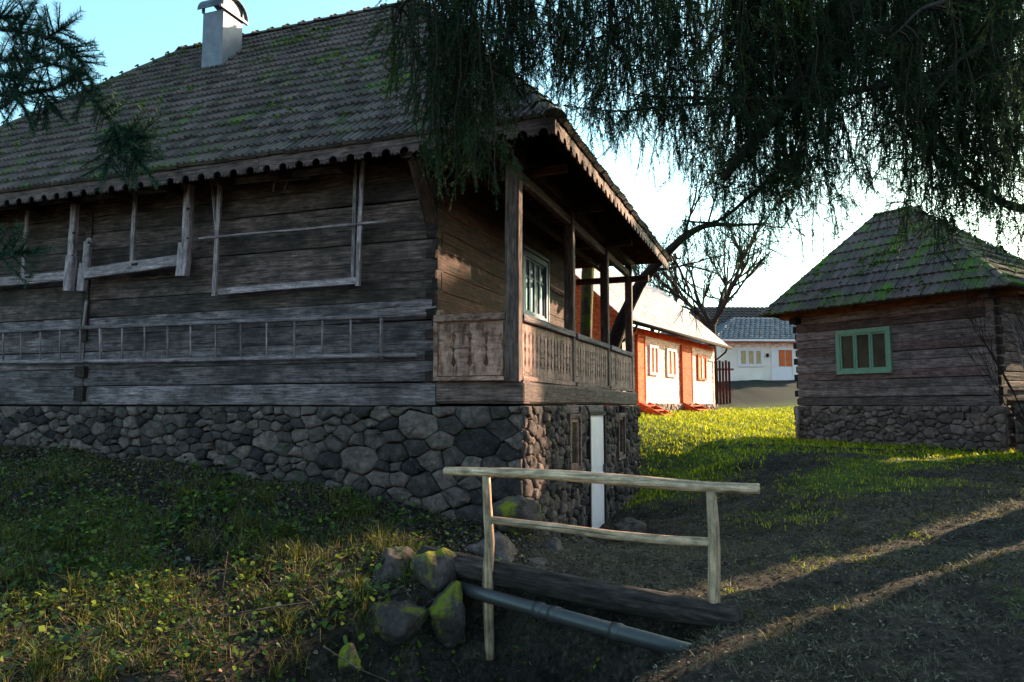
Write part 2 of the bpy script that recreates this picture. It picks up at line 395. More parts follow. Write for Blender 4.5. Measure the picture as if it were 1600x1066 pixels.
def lawn_mask(x, y):
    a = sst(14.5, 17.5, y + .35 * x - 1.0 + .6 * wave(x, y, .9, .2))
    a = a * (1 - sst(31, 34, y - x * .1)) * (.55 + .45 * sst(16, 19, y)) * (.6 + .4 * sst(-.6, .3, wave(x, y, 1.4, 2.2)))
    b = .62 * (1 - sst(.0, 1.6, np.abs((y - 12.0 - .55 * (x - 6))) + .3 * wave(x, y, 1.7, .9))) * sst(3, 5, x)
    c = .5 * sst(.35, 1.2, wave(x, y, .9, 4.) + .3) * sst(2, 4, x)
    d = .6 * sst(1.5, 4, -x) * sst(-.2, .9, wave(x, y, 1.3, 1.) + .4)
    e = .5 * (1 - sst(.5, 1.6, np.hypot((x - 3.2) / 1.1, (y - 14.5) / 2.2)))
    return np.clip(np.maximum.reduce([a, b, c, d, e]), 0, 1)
at = gme.attributes.new('lawn', 'FLOAT', 'POINT'); at.data.foreach_set('value', lawn_mask(V[:, 0], V[:, 1]).astype(np.float32))
at = gme.attributes.new('shaded_gravel', 'FLOAT', 'POINT')
at.data.foreach_set('value', (sst(30, 33, V[:, 1]) * (1 - sst(60, 80, V[:, 1]))).astype(np.float32))
m = NT('soil_and_grass', .95, .12); v = m.coord((1,1,1), rnd=False)
n1 = m.noise(v, 3.0, 9, .75); n2 = m.noise(v, 28, 6, .75); n3 = m.noise(v, 90, 3, .7)
soil = m.ramp(n2, [(.3, (.014,.009,.008)), (.5, (.036,.024,.021)), (.66, (.085,.06,.047)), (.78, (.17,.125,.09))])
soil = m.mix(1., soil, m.ramp(n1, [(.36, .4), (.5, .95), (.64, 1.7)]), 'MULTIPLY')
n0 = m.noise(v, .8, 5, .7); soil = m.mix(1., soil, m.ramp(n0, [(.38, .6), (.62, 1.35)]), 'MULTIPLY')
grs = m.ramp(n3, [(.3, (.02,.036,.006)), (.6, (.075,.1,.012)), (.8, (.15,.15,.025))])
al = m.n('ShaderNodeAttribute', attribute_name='lawn'); ag = m.n('ShaderNodeAttribute', attribute_name='shaded_gravel')
lm = m.n('ShaderNodeMath', operation='MULTIPLY_ADD'); m.l(al.outputs['Fac'], lm.inputs[0]); lm.inputs[1].default_value = .75; m.l(n1, lm.inputs[2])
c = m.mix(m.ramp(lm.outputs[0], [(.72, 0.), (.92, .95)]), soil, grs)
c = m.mix(ag.outputs['Fac'], c, m.ramp(n2, [(.3, (.006,.006,.006)), (.7, (.016,.016,.017))]))  # slope colour pushed near black to carry shade that nothing casts there
m.col(c); m.bump(n2, .7, .04); m.bump(n3, .6, .012); gme.materials.append(m.m)
link('ground', gme, kind='structure')

# ------------------------------------------------------------------ stone masonry (Voronoi rubble)
def clip(poly, px, py, nx_, ny_):
    out = []; n = len(poly)
    for i in range(n):
        a = poly[i]; b = poly[(i + 1) % n]
        da = (a[0]-px)*nx_ + (a[1]-py)*ny_; db = (b[0]-px)*nx_ + (b[1]-py)*ny_
        if da <= 0: out.append(a)
        if (da < 0 < db) or (db < 0 < da):
            t = da / (da - db); out.append((a[0] + (b[0]-a[0])*t, a[1] + (b[1]-a[1])*t))
    return out
def rubble(x0, x1, z0, z1, sx, sz, rnd, grow=None):
    """packed rubble: variable-radius darts, weighted cell borders"""
    asp = sx / sz; pts = []; area = (x1 - x0) * (z1 - z0); rb = sz * .5
    for t in range(int(area / (sx * sz) * 60)):
        a, b = rnd.uniform(x0, x1), rnd.uniform(z0, z1); r_ = rb * rnd.choice((.55, .7, .85, 1.0, 1.2, 1.45)) * (grow(a) if grow else 1) * (1 - .5 * t / (area / (sx * sz) * 60))
        if all((((a-c)/asp)**2 + (b-d)**2) ** .5 > (r_ + q) * .92 for c, d, q in pts): pts.append((a, b, r_))
    cells = []
    for i, (a, b, ra) in enumerate(pts):
        poly = [(x0, z0), (x1, z0), (x1, z1), (x0, z1)]
        near = sorted(range(len(pts)), key=lambda j: ((pts[j][0]-a)/asp)**2 + (pts[j][1]-b)**2)[1:18]
        for j in near:
            c, d, q = pts[j]; f = .5 + .6 * (ra / (ra + q) - .5); mx, my = a + (c-a)*f, b + (d-b)*f; nx_, ny_ = (c-a)/asp/asp, d-b
            poly = clip(poly, mx, my, nx_, ny_)
            if len(poly) < 3: break
        if len(poly) < 3: continue
        ar = abs(sum(poly[k][0]*poly[(k+1)%len(poly)][1]-poly[(k+1)%len(poly)][0]*poly[k][1] for k in range(len(poly))))/2
        if ar < .0025: continue
        cells.append(poly)
    return cells
def stone_from(poly, rnd, gap=.007, depth=.1, proud=.05):
    """stone local: x right, z up, -y out of the wall, centred"""
    cx = sum(p[0] for p in poly)/len(poly); cz = sum(p[1] for p in poly)/len(poly)
    # resample and round the outline
    pts = []
    n = len(poly)
    for i in range(n):
        a = poly[i]; b = poly[(i+1) % n]; L = math.hypot(b[0]-a[0], b[1]-a[1])
        if L < .02: continue
        for t in ((.04, .5, .96) if L > .13 else (.1, .9)): pts.append((a[0]+(b[0]-a[0])*t-cx + rnd.uniform(-.009,.009), a[1]+(b[1]-a[1])*t-cz + rnd.uniform(-.009,.009)))
    if len(pts) < 4: return None
    out = []
    for x, z in pts:
        r = math.hypot(x, z) + 1e-6; k = max(.3, (r - gap * rnd.uniform(.3, 1.5)) / r); out.append((x*k, z*k))
    k = len(out); pr = proud * rnd.uniform(.35, 1.4); tx, tz = rnd.uniform(-.12, .12), rnd.uniform(-.12, .12)
    vs = [(x, depth, z) for x, z in out]
    vs += [(x, -pr * .3 + rnd.uniform(-.006, .006), z) for x, z in out]
    vs += [(x*.94, -pr * .8 + x*tx + z*tz + rnd.uniform(-.008, .008), z*.86) for x, z in out]
    vs += [(x*.5, -pr + x*tx + z*tz + rnd.uniform(-.01, .01), z*.45) for x, z in out]
    vs.append((0, -pr * 1.02, 0)); c = len(vs) - 1
    ar = sum(out[i][0]*out[(i+1)%k][1]-out[(i+1)%k][0]*out[i][1] for i in range(k))
    fs = []
    for l in range(3):
        for i in range(k):
            j = (i+1) % k; f = (l*k+i, l*k+j, (l+1)*k+j, (l+1)*k+i)
            fs.append(f if ar > 0 else f[::-1])
    for i in range(k):
        j = (i+1) % k; f = (3*k+i, 3*k+j, c); fs.append(f if ar > 0 else f[::-1])
    me = bpy.data.meshes.new('stone'); me.from_pydata(vs, [], fs)
    sm = [True] * len(fs); me.polygons.foreach_set('use_smooth', sm); me.update()
    return me, cx, cz

def stone_wall(parent, base, rects, mat, sx, sz, seed, name='foundation_stone', zfun=None, grow=None):
    """base: matrix placing wall plane (x right, z up, -y outwards)"""
    rnd = random.Random(seed); n = 0
    for (x0, x1, z0, z1) in rects:
        for poly in rubble(x0, x1, z0, z1, sx, sz, rnd, grow):
            if zfun is not None:
                if max(p[1] for p in poly) < zfun(sum(p[0] for p in poly)/len(poly)) - .05: continue
            q = stone_from(poly, rnd)
            if q is None: continue
            me, cx, cz = q; me.materials.append(mat); link(name, me, base @ T(cx, 0, cz), parent); n += 1
    return n

def log_mesh(L, h, d, seed, segs=5, bulge=.012):
    """hewn log: x from 0 to L, z from 0 to h, front face at y=0, thickness d"""
    rnd = random.Random(seed); vs = []; fs = []
    prof = [(.008, 0.0), (0.0, .009), (-.006, h*.5), (0.0, h-.008), (.008, h-.001), (d, h-.003), (d, 0.0)]
    k = len(prof)
    top = 0
    for i in range(segs + 1):
        x = L * i / segs; dz = rnd.uniform(-.008, .008); dy = rnd.uniform(-bulge, bulge * .3)
        for j, (y, z) in enumerate(prof):
            zz = z + (dz if j < 5 else 0) * (1 if z < h * .7 else .3)
            vs.append((x, y + (dy if j < 5 else 0) + rnd.uniform(-.003, .003) * (j < 5), zz))
    for i in range(segs):
        for j in range(k):
            a = i*k+j; b = i*k+(j+1) % k; fs.append((a, a+k, b+k, b))
    fs.append(tuple(range(k))); fs.append(tuple(range(segs*k+k-1, segs*k-1, -1)))
    me = bpy.data.meshes.new('log'); me.from_pydata(vs, [], fs); me.update(); return me

# ------------------------------------------------------------------ roof tiles
def tile_mesh(w, l, rib=.018, n=2, lift=.035, tap=None):
    """x across, y down the slope (0 upper end, l lower end), z up"""
    prof = []
    for i in range(n):
        b = w * i / n; q = w / n
        prof += [(b + q*.05, 0.0), (b + q*.2, rib), (b + q*.42, rib), (b + q*.58, .002), (b + q*.92, .001)]
    prof.append((w * .995, 0.0)); k = len(prof); vs = []; fs = []
    for (y, z0) in ((0, 0.0), (l, lift)): vs += [(x, y, z + z0) for x, z in prof]
    vs += [(x, l - .004, -.012 + lift*.35) for x, z in prof]
    for i in range(k-1): fs.append((i, i+k, i+k+1, i+1)); fs.append((i+k, i+2*k, i+2*k+1, i+k+1))
    return vs, fs
def slope_tiles(parent, F, e0, e1, r0, r1, w, l, mat, keep, name='roof_tile', ovl=.06, seed=1, rib=.028, n=2, lift=.05, every=None):
    """e0,e1: eave ends; r0,r1: ridge ends (local to frame F), seen from outside e0 left, e1 right"""
    rnd = random.Random(seed)
    e0, e1, r0, r1 = map(Vector, (e0, e1, r0, r1)); X = (e1 - e0).normalized()
    mid = r0 - e0; up = (mid - X * mid.dot(X)); H = up.length; U = up.normalized(); N = X.cross(U).normalized()
    W = (e1 - e0).length; a0 = mid.dot(X); a1 = (r1 - e0).dot(X)
    rows = int(round(H / l)); l = H / rows
    vs0, fs0 = tile_mesh(w, l + ovl, rib, n, lift); me0 = bpy.data.meshes.new(name); me0.from_pydata(vs0, [], fs0); me0.update(); me0.materials.append(mat)
    B = Matrix.Identity(4)
    # tile frame: x=X, y=-U, z=N  (x cross y = -(X cross U) = -N) so flip x origin: use z=N with y=-U, x=X is left-handed -> swap faces
    for i in range(3): B[i][0] = X[i]; B[i][1] = -U[i]; B[i][2] = N[i]
    vsR = [(x, y, z) for x, y, z in vs0]
    me0.flip_normals()
    tiles = []
    for r in range(rows):
        top = (r + 1) * l + ovl * .5; t = (r + .5) * l / H
        L = a0 * t; Rr = W + (a1 - W) * t
        off = (r % 2) * w * .5
        k = int((L - off) / w) - 1
        while k * w + off < Rr:
            x = k * w + off; k += 1
            if x + w < L + .02 or x > Rr - .02: continue
            tiles.append((r, x, top, L, Rr))
    mb = MB(); cnt = 0
    # the first `keep` tiles: those nearest the camera
    def dist(tl):
        p = F.M @ (e0 + X * tl[1] + U * (tl[2])); r = p.y
        px = p.x / max(p.y, .1)
        return p.length + (50 if abs(px) > .75 else 0)
    order = sorted(tiles, key=dist)
    for i, (r, x, top, L, Rr) in enumerate(order):
        o = e0 + X * x + U * top + N * (.004 + rnd.uniform(0, .012)) - U * abs(rnd.gauss(0, .008))
        Mx = F.M @ (T(*o) @ B @ RX(rnd.uniform(-.03, .03)) @ RZ(rnd.gauss(0, .01)))
        edge = x < L - .001 or x + w > Rr + .001
        if edge:
            vv = []
            for (a, b, c) in vs0:
                t = min(1, max(0, (top - b) / H)); lo = a0 * t; hi = W + (a1 - W) * t
                vv.append((min(max(a + x, lo), hi) - x, b, c))
        else: vv = vs0
        if i < keep:
            if edge:
                me = bpy.data.meshes.new(name); me.from_pydata(vv, [], fs0); me.flip_normals(); me.update(); me.materials.append(mat)
            else: me = me0
            link(name, me, Mx, parent)
        else: mb.add(vv, [f[::-1] for f in fs0], Mx)
    if mb.v:
        me = mb.mesh(name); me.materials.append(mat); link(name, me, ID, parent, kind='stuff')
def cap_tiles(parent, F, a, b, mat, step=.36, r=.11, name='ridge_tile', lift=.02):
    a, b = Vector(a), Vector(b); L = (b - a).length; n = max(1, int(round(L / step))); step = L / n
    d = (b - a).normalized(); x = d.cross(Vector((0,0,1))).normalized(); u = x.cross(d).normalized()
    vs = []; fs = []; K = 6
    for (t, rr) in ((-.03, r*1.16), (.05, r*1.18), (.07, r*.98), (1.02, r*.9)):
        for j in range(K+1):
            an = math.pi * j / K; vs.append((t * step, math.cos(an) * rr * 1.15, math.sin(an) * rr * .75 - .03))
    for i in range(3):
        for j in range(K): q = i*(K+1)+j; fs.append((q, q+1, q+K+2, q+K+1))
    fs.append(tuple(range(K+1)))
    # little knob at the lap
    b0 = len(vs); vs += [(-.04*1, -.03, r*.8), (.05, -.03, r*.8), (.05, .03, r*.8), (-.04, .03, r*.8), (0, -.012, r*.98), (.03, .012, r*.98)]
    fs += [(b0,b0+1,b0+4),(b0+1,b0+2,b0+5,b0+4),(b0+2,b0+3,b0+5),(b0+3,b0,b0+4,b0+5)]
    me = bpy.data.meshes.new(name); me.from_pydata(vs, [], fs); me.update(); me.materials.append(mat)
    B = Matrix.Identity(4)
    for i in range(3): B[i][0] = d[i]; B[i][1] = x[i]; B[i][2] = u[i]
    for i in range(n):
        p = a + d * step * i + u * lift
        link(name, me, F.M @ T(*p) @ B @ RX(random.uniform(-.05, .05)), parent)
def deck(parent, F, polys, mat, name='roof_deck', th=.05):
    mb = MB()
    for q in polys:
        q = [Vector(p) for p in q]; n = (q[1]-q[0]).cross(q[2]-q[0]).normalized()
        if n.z < 0: q = q[::-1]; n = -n
        k = len(q); vs = q + [p - n * th for p in q]
        mb.add([F.M @ p for p in vs], [tuple(range(k)), tuple(range(2*k-1, k-1, -1))] + [(i, i+k, (i+1)%k+k, (i+1)%k) for i in range(k)])
    return link(name, mb.mesh(name), ID, parent, mat=mat)

# =================================================================== THE BIG LOG HOUSE
HF = Frame(.022, 8.55, .940, -.341)
hz = -1.5; hb = HF.w(0, 0, hz); ang = math.atan2(HF.s, HF.c)
house = thing('log_house', 'big weathered log house with hipped tile roof, carved porch and rubble stone base', 'house', tuple(hb), ang)
XW, YB = -1.0, 6.3                       # side wall plane, back wall
EZ = 3.08; OV = .72; XL = -12.0; YD = 7.0
A_ = HF.M
# front wall logs
z = .02; hs = [.27] + [.252] * 11; k = 0; zs = []
for h in hs: zs.append((z, h)); z += h
WT = z
for i, (z, h) in enumerate(zs):
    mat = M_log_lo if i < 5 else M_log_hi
    for (x0, x1) in ((XL, -6.72), (-6.70, XW - .0)):
        # small slope so the courses are not ruler straight
        tl = random.uniform(-.0018, .0018)
        link('wall_log', log_mesh(x1 - x0, h - .003, .2, 100 + i * 3 + (x0 > -7), 6), A_ @ T(x0, random.uniform(0, .012), z) @ RY(tl), house, mat=mat)
    if i > 0:
        mb = MB(); mb.prism([(.0, .02), (.13, .0), (.13, h*.58), (.0, h*.5)], 0, .1)
        link('log_end', mb.mesh('log_end'), A_ @ T(XW - .134, -.022 - random.uniform(0, .012), z), house, mat=M_endgrain)
# side wall logs (window opening at y 3.12..4.5, z 1.45..2.55), offset by half a course; red brown
SM = lambda x, y, z: A_ @ T(x, y, z) @ RZ(R(90))        # log running along +y with its face towards +x
WY0, WY1, WZ0, WZ1 = 3.15, 4.45, 1.45, 2.55
ssz = [.02 + .13 + .252 * i for i in range(12)]
for i, z in enumerate(ssz):
    h = .252; y0 = .02 if i % 2 == 0 else .14
    segs = [(y0, YB)]
    if z + h > WZ0 + .03 and z < WZ1 - .03: segs = [(y0, WY0), (WY1, YB)]
    if z + h > WT + .05: continue
    for (a, b) in segs:
        link('wall_log', log_mesh(b - a, h - .003, .18, 200 + i * 2 + int(a), 5, .008), SM(XW + .0, a, z), house, mat=M_log_side)
    mb = MB(); mb.prism([(.0, .0), (.1, .015), (.1, h*.48), (.0, h*.56)], -.014, .06); link('log_end', mb.mesh('log_end'), SM(XW, .0, z + .0), house, mat=M_endgrain)
mb = MB(); mb.box(XW - .2, XW - .008, .03, YB, .02, .15, A_); link('wall_log', mb.mesh('w'), ID, house, mat=M_log_side)
mb = MB(); mb.box(XL, XW - .01, .13, YB, -.6, WT, A_); inner = link('inner_wall', mb.mesh('inner_wall'), ID, house, mat=M_endgrain)
# cut back the inner core where the window is: window sits proud of it with glass 3 cm behind the face
# cross wall log ends and cover boards at the joint
for (z0, z1) in ((.08, .29), (.42, .58)):
    mb = MB(); mb.box(-6.8, -6.62, -.07, .1, z0, z1, A_); link('log_end', mb.mesh('log_end'), ID, house, mat=M_endgrain)
def fpt(px, py, off): x, z = HF.hit(px, py, -off); return A_ @ Vector((x, -off, z))
mb = MB(); a = HF.hit(133, 455, -.05); b = HF.hit(130, 520, -.05)
mb.box(-6.78, -6.66, -.03, .0, .95, 2.9, A_); link('joint_board', mb.mesh('joint_board'), ID, house, mat=M_log_hi)
# porch sill beams
mb = MB()
mb.beam(A_ @ Vector((-.98, .1, .165)), A_ @ Vector((.12, .1, .165)), .24, .27, n=3, jit=.006)
alink('porch_sill', mb.mesh('porch_sill'), A_ @ Vector((-.98, .1, .165)), A_ @ Vector((.12, .1, .165)), house, M_post)
mb = MB(); mb.beam(A_ @ Vector((.0, .0, .16)), A_ @ Vector((.0, 7.15, .16)), .24, .26, n=6, jit=.01)
alink('porch_sill', mb.mesh('porch_sill'), A_ @ Vector((0,0,.16)), A_ @ Vector((0,7.15,.16)), house, M_post)
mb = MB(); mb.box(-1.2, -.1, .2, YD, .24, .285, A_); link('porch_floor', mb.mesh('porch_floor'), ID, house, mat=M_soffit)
mb = MB(); mb.beam(A_ @ Vector((-1.05, -.06, .06)), A_ @ Vector((-1.05, -.06, .34)), .2, .16); link('sill_block', mb.mesh('b'), ID, house, mat=M_endgrain)
# posts
PY = (0.0, 2.45, 4.78, 7.0)
for i, y in enumerate(PY):
    w_ = .17 if i == 0 else .14
    mb = MB(); mb.beam(A_ @ Vector((.0, y, .285)), A_ @ Vector((.0, y, 3.02 if i == 0 else 2.9)), w_, w_, up=HF.M.to_3x3() @ Vector((0,1,0)), n=5, jit=.004)
    alink('porch_post', mb.mesh('porch_post'), A_ @ Vector((0, y, .285)), A_ @ Vector((0, y, 3)), house, M_post)
# top plates, beams
def hbeam(name, a, b, w, h, mat, n=3, jit=.004, up=(0,0,1)):
    mb = MB(); mb.beam(A_ @ Vector(a), A_ @ Vector(b), w, h, n=n, jit=jit, up=up); return alink(name, mb.mesh(name), A_ @ Vector(a), A_ @ Vector(b), house, mat)
hbeam('top_plate', (-.01, .09, 2.78), (-.01, 7.1, 2.72), .1, .13, M_post)
hbeam('top_plate', (-.01, -.25, 2.97), (-.01, 7.4, 2.97), .16, .13, M_soffit)
hbeam('top_plate', (-1.4, .0, 2.95), (.12, .0, 2.95), .14, .14, M_soffit)
hbeam('inner_plate', (-.6, .2, 2.9), (-.6, 7.2, 2.88), .1, .1, M_soffit)
hbeam('cross_beam', (-1.1, 7.0, 2.62), (.42, 7.0, 2.62), .12, .12, M_post)
hbeam('cross_beam', (-1.1, 4.78, 2.9), (.5, 4.78, 2.9), .12, .12, M_soffit)
for y in (.55, 2.45): hbeam('cross_beam', (-1.1, y, 2.92), (.5, y, 2.92), .1, .1, M_soffit)
for i in range(30):
    y = .35 + i * .225; hbeam('ceiling_slat', (-1.0, y, 3.0), (-.05, y, 3.0), .07, .035, M_soffit, 1, 0)
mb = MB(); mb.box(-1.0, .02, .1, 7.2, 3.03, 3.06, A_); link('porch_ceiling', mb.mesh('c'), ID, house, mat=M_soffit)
hbeam('wall_bracket', (-1.1, .1, 2.2), (-1.05, -.5, 2.9), .14, .16, M_soffit, up=(1,0,0))
hbeam('wall_bracket', (-1.1, -.0, 2.95), (-1.1, -.62, 2.95), .16, .16, M_soffit)
for x in np.arange(-11.4, -1.3, .92):
    hbeam('rafter_end', (x, .0, 3.02), (x, -.64, 3.02), .12, .12, M_soffit, 1, 0)
# the roof
RZt = 7.33; ry = 3.5; rx1 = -3.09; rx0 = -8.5; ex0, ex1, ey0, ey1 = -12.75, OV, -OV, YD + OV
E00, E10, E11, E01 = (ex0, ey0, EZ), (ex1, ey0, EZ), (ex1, ey1, EZ), (ex0, ey1, EZ)
R0, R1 = (rx0, ry, RZt), (rx1, ry, RZt)
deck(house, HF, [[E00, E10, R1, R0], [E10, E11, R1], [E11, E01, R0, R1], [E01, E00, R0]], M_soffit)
slope_tiles(house, HF, E00, E10, R0, R1, .205, .30, M_tile, 300, seed=3)
slope_tiles(house, HF, E10, E11, R1, R1, .205, .30, M_tile, 0, seed=4)
slope_tiles(house, HF, E11, E01, R1, R0, .205, .6, M_tile, 0, seed=5, n=1)
slope_tiles(house, HF, E01, E00, R0, R0, .205, .6, M_tile, 0, seed=6, n=1)
cap_tiles(house, HF, R0, R1, M_tile, .36, .12)
cap_tiles(house, HF, E10, R1, M_tile, .34, .11)
cap_tiles(house, HF, E00, R0, M_tile, .34, .12)
cap_tiles(house, HF, E11, R1, M_tile, .34, .11)
mb = MB(); mb.box(0, .07, -.02, .3, 0, .05, None); 
for k in (0, .1): 
    mb = MB(); mb.box(-.02, .02, -.2, .2, .05, .08)
    p = Vector((-2.53 + k*.7, 1.72, EZ + (1.72 + OV) * 1.007 + .03)); link('roof_hook', mb.mesh('roof_hook'), A_ @ T(*p) @ RX(R(50)), house, mat=M_log2r)
# scalloped fascia
def scallop(L, H=.2, P_=.245):
    n = max(1, int(round(L / P_))); p = L / n; pts = [(0, H), (0, 0)]
    for i in range(n):
        x = i * p; r = p * .25; c = x + p * .5
        pts += [(x + p*.07, -.012), (x + p*.12, .018), (c - r - .002, -.008)]
        for j in range(0, 7): a = math.pi * j / 6; pts.append((c - r * math.cos(a), .012 + r * 1.05 * math.sin(a)))
        pts += [(c + r + .002, -.008), (x + p*.88, .018), (x + p*.93, -.012), (x + p, .0)]
    pts += [(L, 0), (L, H)]
    q = [pts[0]]
    for s in pts[1:]:
        if abs(s[0]-q[-1][0]) + abs(s[1]-q[-1][1]) > 1e-4: q.append(s)
    return q
def fascia(x0, x1, M_, parent=house):
    mb = MB(); mb.prism(scallop(x1 - x0), 0, .028); link('fascia_board', mb.mesh('fascia_board'), M_, parent, mat=M_fascia)
xs = [ex0, -9.6, -6.4, -3.1, ex1]
for a, b in zip(xs[:-1], xs[1:]): fascia(a, b - .006, A_ @ T(a, -OV - .005 + random.uniform(0, .006), EZ - .19) @ RY(random.uniform(-.001, .001)))
ys = [ey0, 2.1, 4.9, ey1]
for a, b in zip(ys[:-1], ys[1:]): fascia(a, b - .006, A_ @ T(OV + .005, a, EZ - .19) @ RZ(R(90)))
# balustrade: front panel with three lozenge columns
def edge(side, w, z0, z1, depth, style):
    """right edge profile (x offset inward) from z0 up to z1"""
    h = z1 - z0; c = (z0 + z1) / 2
    if style == 'loz':
        q = [(.0, z0), (0, c - .34*h), (-depth, c - .27*h), (-.25*depth, c - .09*h), (0, c - .075*h), (-.7*depth, c), (0, c + .075*h), (-.25*depth, c + .09*h), (-depth, c + .27*h), (0, c + .34*h), (0, z1)]
    else:
        q = [(0, z0), (0, c - .36*h), (-depth, c - .25*h), (-.35*depth, c - .1*h), (-.35*depth, c - .06*h), (-.95*depth, c), (-.35*depth, c + .06*h), (-.35*depth, c + .1*h), (-depth, c + .25*h), (0, c + .36*h), (0, z1)]
    return q
def cut_board(w, z0, z1, depth, style, lcut=True, rcut=True):
    e = edge(1, w, z0, z1, depth, style)
    rt = [(w + x, z) for x, z in e] if rcut else [(w, z0), (w, z1)]
    lf = [(-x, z) for x, z in e[::-1]] if lcut else [(0, z1), (0, z0)]
    return rt + lf
g = .003
for i, (x0, x1) in enumerate(((-.95, -.745), (-.742, -.535), (-.532, -.325), (-.322, -.115))):
    mb = MB(); mb.prism(cut_board(x1 - x0, .36, .98, .034, 'loz', i > 0, i < 3), 0, .025)
    link('balustrade_board', mb.mesh('board'), A_ @ T(x0, -.06, 0), house, mat=M_panel)
hbeam('rail_cap', (-.99, -.05, 1.045), (-.08, -.05, 1.045), .1, .085, M_panel)
hbeam('rail_stile', (-.968, -.075, .31), (-.968, -.075, 1.0), .05, .035, M_panel, up=(0,1,0))
hbeam('bottom_rail', (-.99, -.07, .325), (-.09, -.07, .325), .06, .05, M_panel)
for a, b in zip(PY[:-1], PY[1:]):
    y0, y1 = a + .09, b - .08; n = int(round((y1 - y0) / .155)); wv = (y1 - y0) / n
    for i in range(n):
        mb = MB(); mb.prism(cut_board(wv - .004, .36, .99, .028, 'slot', i > 0, i < n - 1), 0, .022)
        link('balustrade_board', mb.mesh('board'), A_ @ T(.055 + random.uniform(-.002, .002), y0 + i * wv, 0) @ RZ(R(90)), house, mat=M_panel2)
    hbeam('rail_cap', (.04, y0 - .01, 1.04), (.04, y1 + .01, 1.04), .13, .085, M_rail)
    hbeam('bottom_rail', (.05, y0, .325), (.05, y1, .325), .07, .06, M_panel2)
# side window (part with frame, panes)
wo_ = MB(); 
def rect_frame(y0, y1, z0, z1, t, d0, d1):
    mb = MB()
    for (a, b, c, e) in ((y0, y1, z1 - t, z1), (y0, y1, z0, z0 + t), (y0, y0 + t, z0 + t, z1 - t), (y1 - t, y1, z0 + t, z1 - t)):
        mb.box(a, b, d0, d1, c, e)
    return mb
SW = A_ @ T(XW, 0, 0) @ RZ(R(90))        # local x = house y, local -y = outwards (+x of house)
win = link('window', rect_frame(WY0, WY1, WZ0, WZ1, .09, -.045, .1).mesh('window'), SW, house, mat=M_blue)
n = 4; wv = (WY1 - WY0 - .18) / n
for i in range(n):
    a = WY0 + .09 + i * wv
    mb = rect_frame(a + .004, a + wv - .004, WZ0 + .09, WZ1 - .09, .038, -.02, .02); mb.box(a + .042, a + wv - .042, -.012, .012, WZ1 - .42, WZ1 - .395)
    link('sash', mb.mesh('sash'), SW, win, mat=M_blue)
    mb = MB(); mb.box(a + .04, a + wv - .04, .0, .006, WZ0 + .125, WZ1 - .125); link('pane', mb.mesh('pane'), SW, win, mat=M_pane)
link('window_casing', rect_frame(WY0 - .08, WY1 + .08, WZ0 - .07, WZ1 + .08, .06, -.055, -.005).mesh('casing'), SW, win, mat=M_blue)
mb = MB(); mb.box(.1, 6, -.022, 0, 2.62, 2.68, None)
# dentil strip on the wall
mb = MB()
for i in range(16): mb.box(4.65 + i * .1, 4.70 + i * .1, -.05, -.012, 2.1, 2.16)
mb.box(4.6, 6.25, -.055, -.012, 2.16, 2.19); link('dentil_strip', mb.mesh('dentil_strip'), SW, house, mat=M_panel)

# rubble base: front and side
def gfront(x): p = HF.w(x, 0); return g1(p.x, p.y)
GT = [gfront(x) for x in np.arange(-12, .5, .5)]
def zf(x): i = min(len(GT) - 2, max(0, (x + 12) / .5)); j = int(i); return GT[j] + (GT[j+1] - GT[j]) * (i - j)
ns = stone_wall(house, A_ @ T(0, -.02, 0), [(-9.2, .12, -1.7, .0)], M_stone, .29, .19, 5, zfun=zf, grow=lambda x: 1 + .55 * float(sst(-3.2, -.4, x)))
SD = A_ @ T(.12, 0, 0) @ RZ(R(90))
WDY = (1.78, 2.4, -.92, -.1); DR = (2.88, 3.98, -1.95, -.08); W2 = (5.0, 5.6, -.95, -.12)
rects = [(-.02, 1.78, -2.1, .01), (1.78, 2.4, -2.1, -.94), (2.4, 2.86, -2.1, .01), (4.0, 5.0, -2.2, .01), (5.0, 5.6, -2.1, -.97), (5.6, 7.15, -2.1, .01)]
ns += stone_wall(house, SD, rects, M_stone, .25, .2, 9)
mb = MB(); mb.box(XL, .07, .05, YD, -2.4, .0, A_)
link('foundation_core', mb.mesh('core'), ID, house, mat=M_mortar)
for (a, b, c, d) in rects:
    mb = MB(); mb.box(a, b, .02, .2, c, d - .01); link('mortar_bed', mb.mesh('mortar'), SD, house, mat=M_mortar)
mb = MB(); mb.box(1.7, 4.0, -.02, .12, -.09, .02); link('lintel', mb.mesh('lintel'), SD, house, mat=M_log_lo)
# cellar door
mb = MB(); mb.box(DR[0] + .06, DR[1] - .06, -.03, .055, DR[2], DR[3] - .03)
door = link('cellar_door', mb.mesh('door'), SD, house, mat=M_white)
mb = MB()
for (a, b, c, d) in ((DR[0], DR[0]+.06, DR[2], DR[3]), (DR[1]-.06, DR[1], DR[2], DR[3]), (DR[0]+.06, DR[1]-.06, DR[3]-.06, DR[3])): mb.box(a, b, -.06, .1, c, d)
link('door_frame', mb.mesh('door_frame'), SD, door, mat=M_endgrain)
for (c, d) in ((-1.8, -1.05), (-.95, -.2)): mb = MB(); mb.box(DR[0]+.16, DR[1]-.16, -.042, -.029, c, d); link('door_panel', mb.mesh('p'), SD, door, mat=M_white)
mb = MB(); mb.box(DR[1]-.13, DR[1]-.1, -.08, -.03, -1.05, -.93); link('handle', mb.mesh('handle'), SD, door, mat=M_zinc_dk)
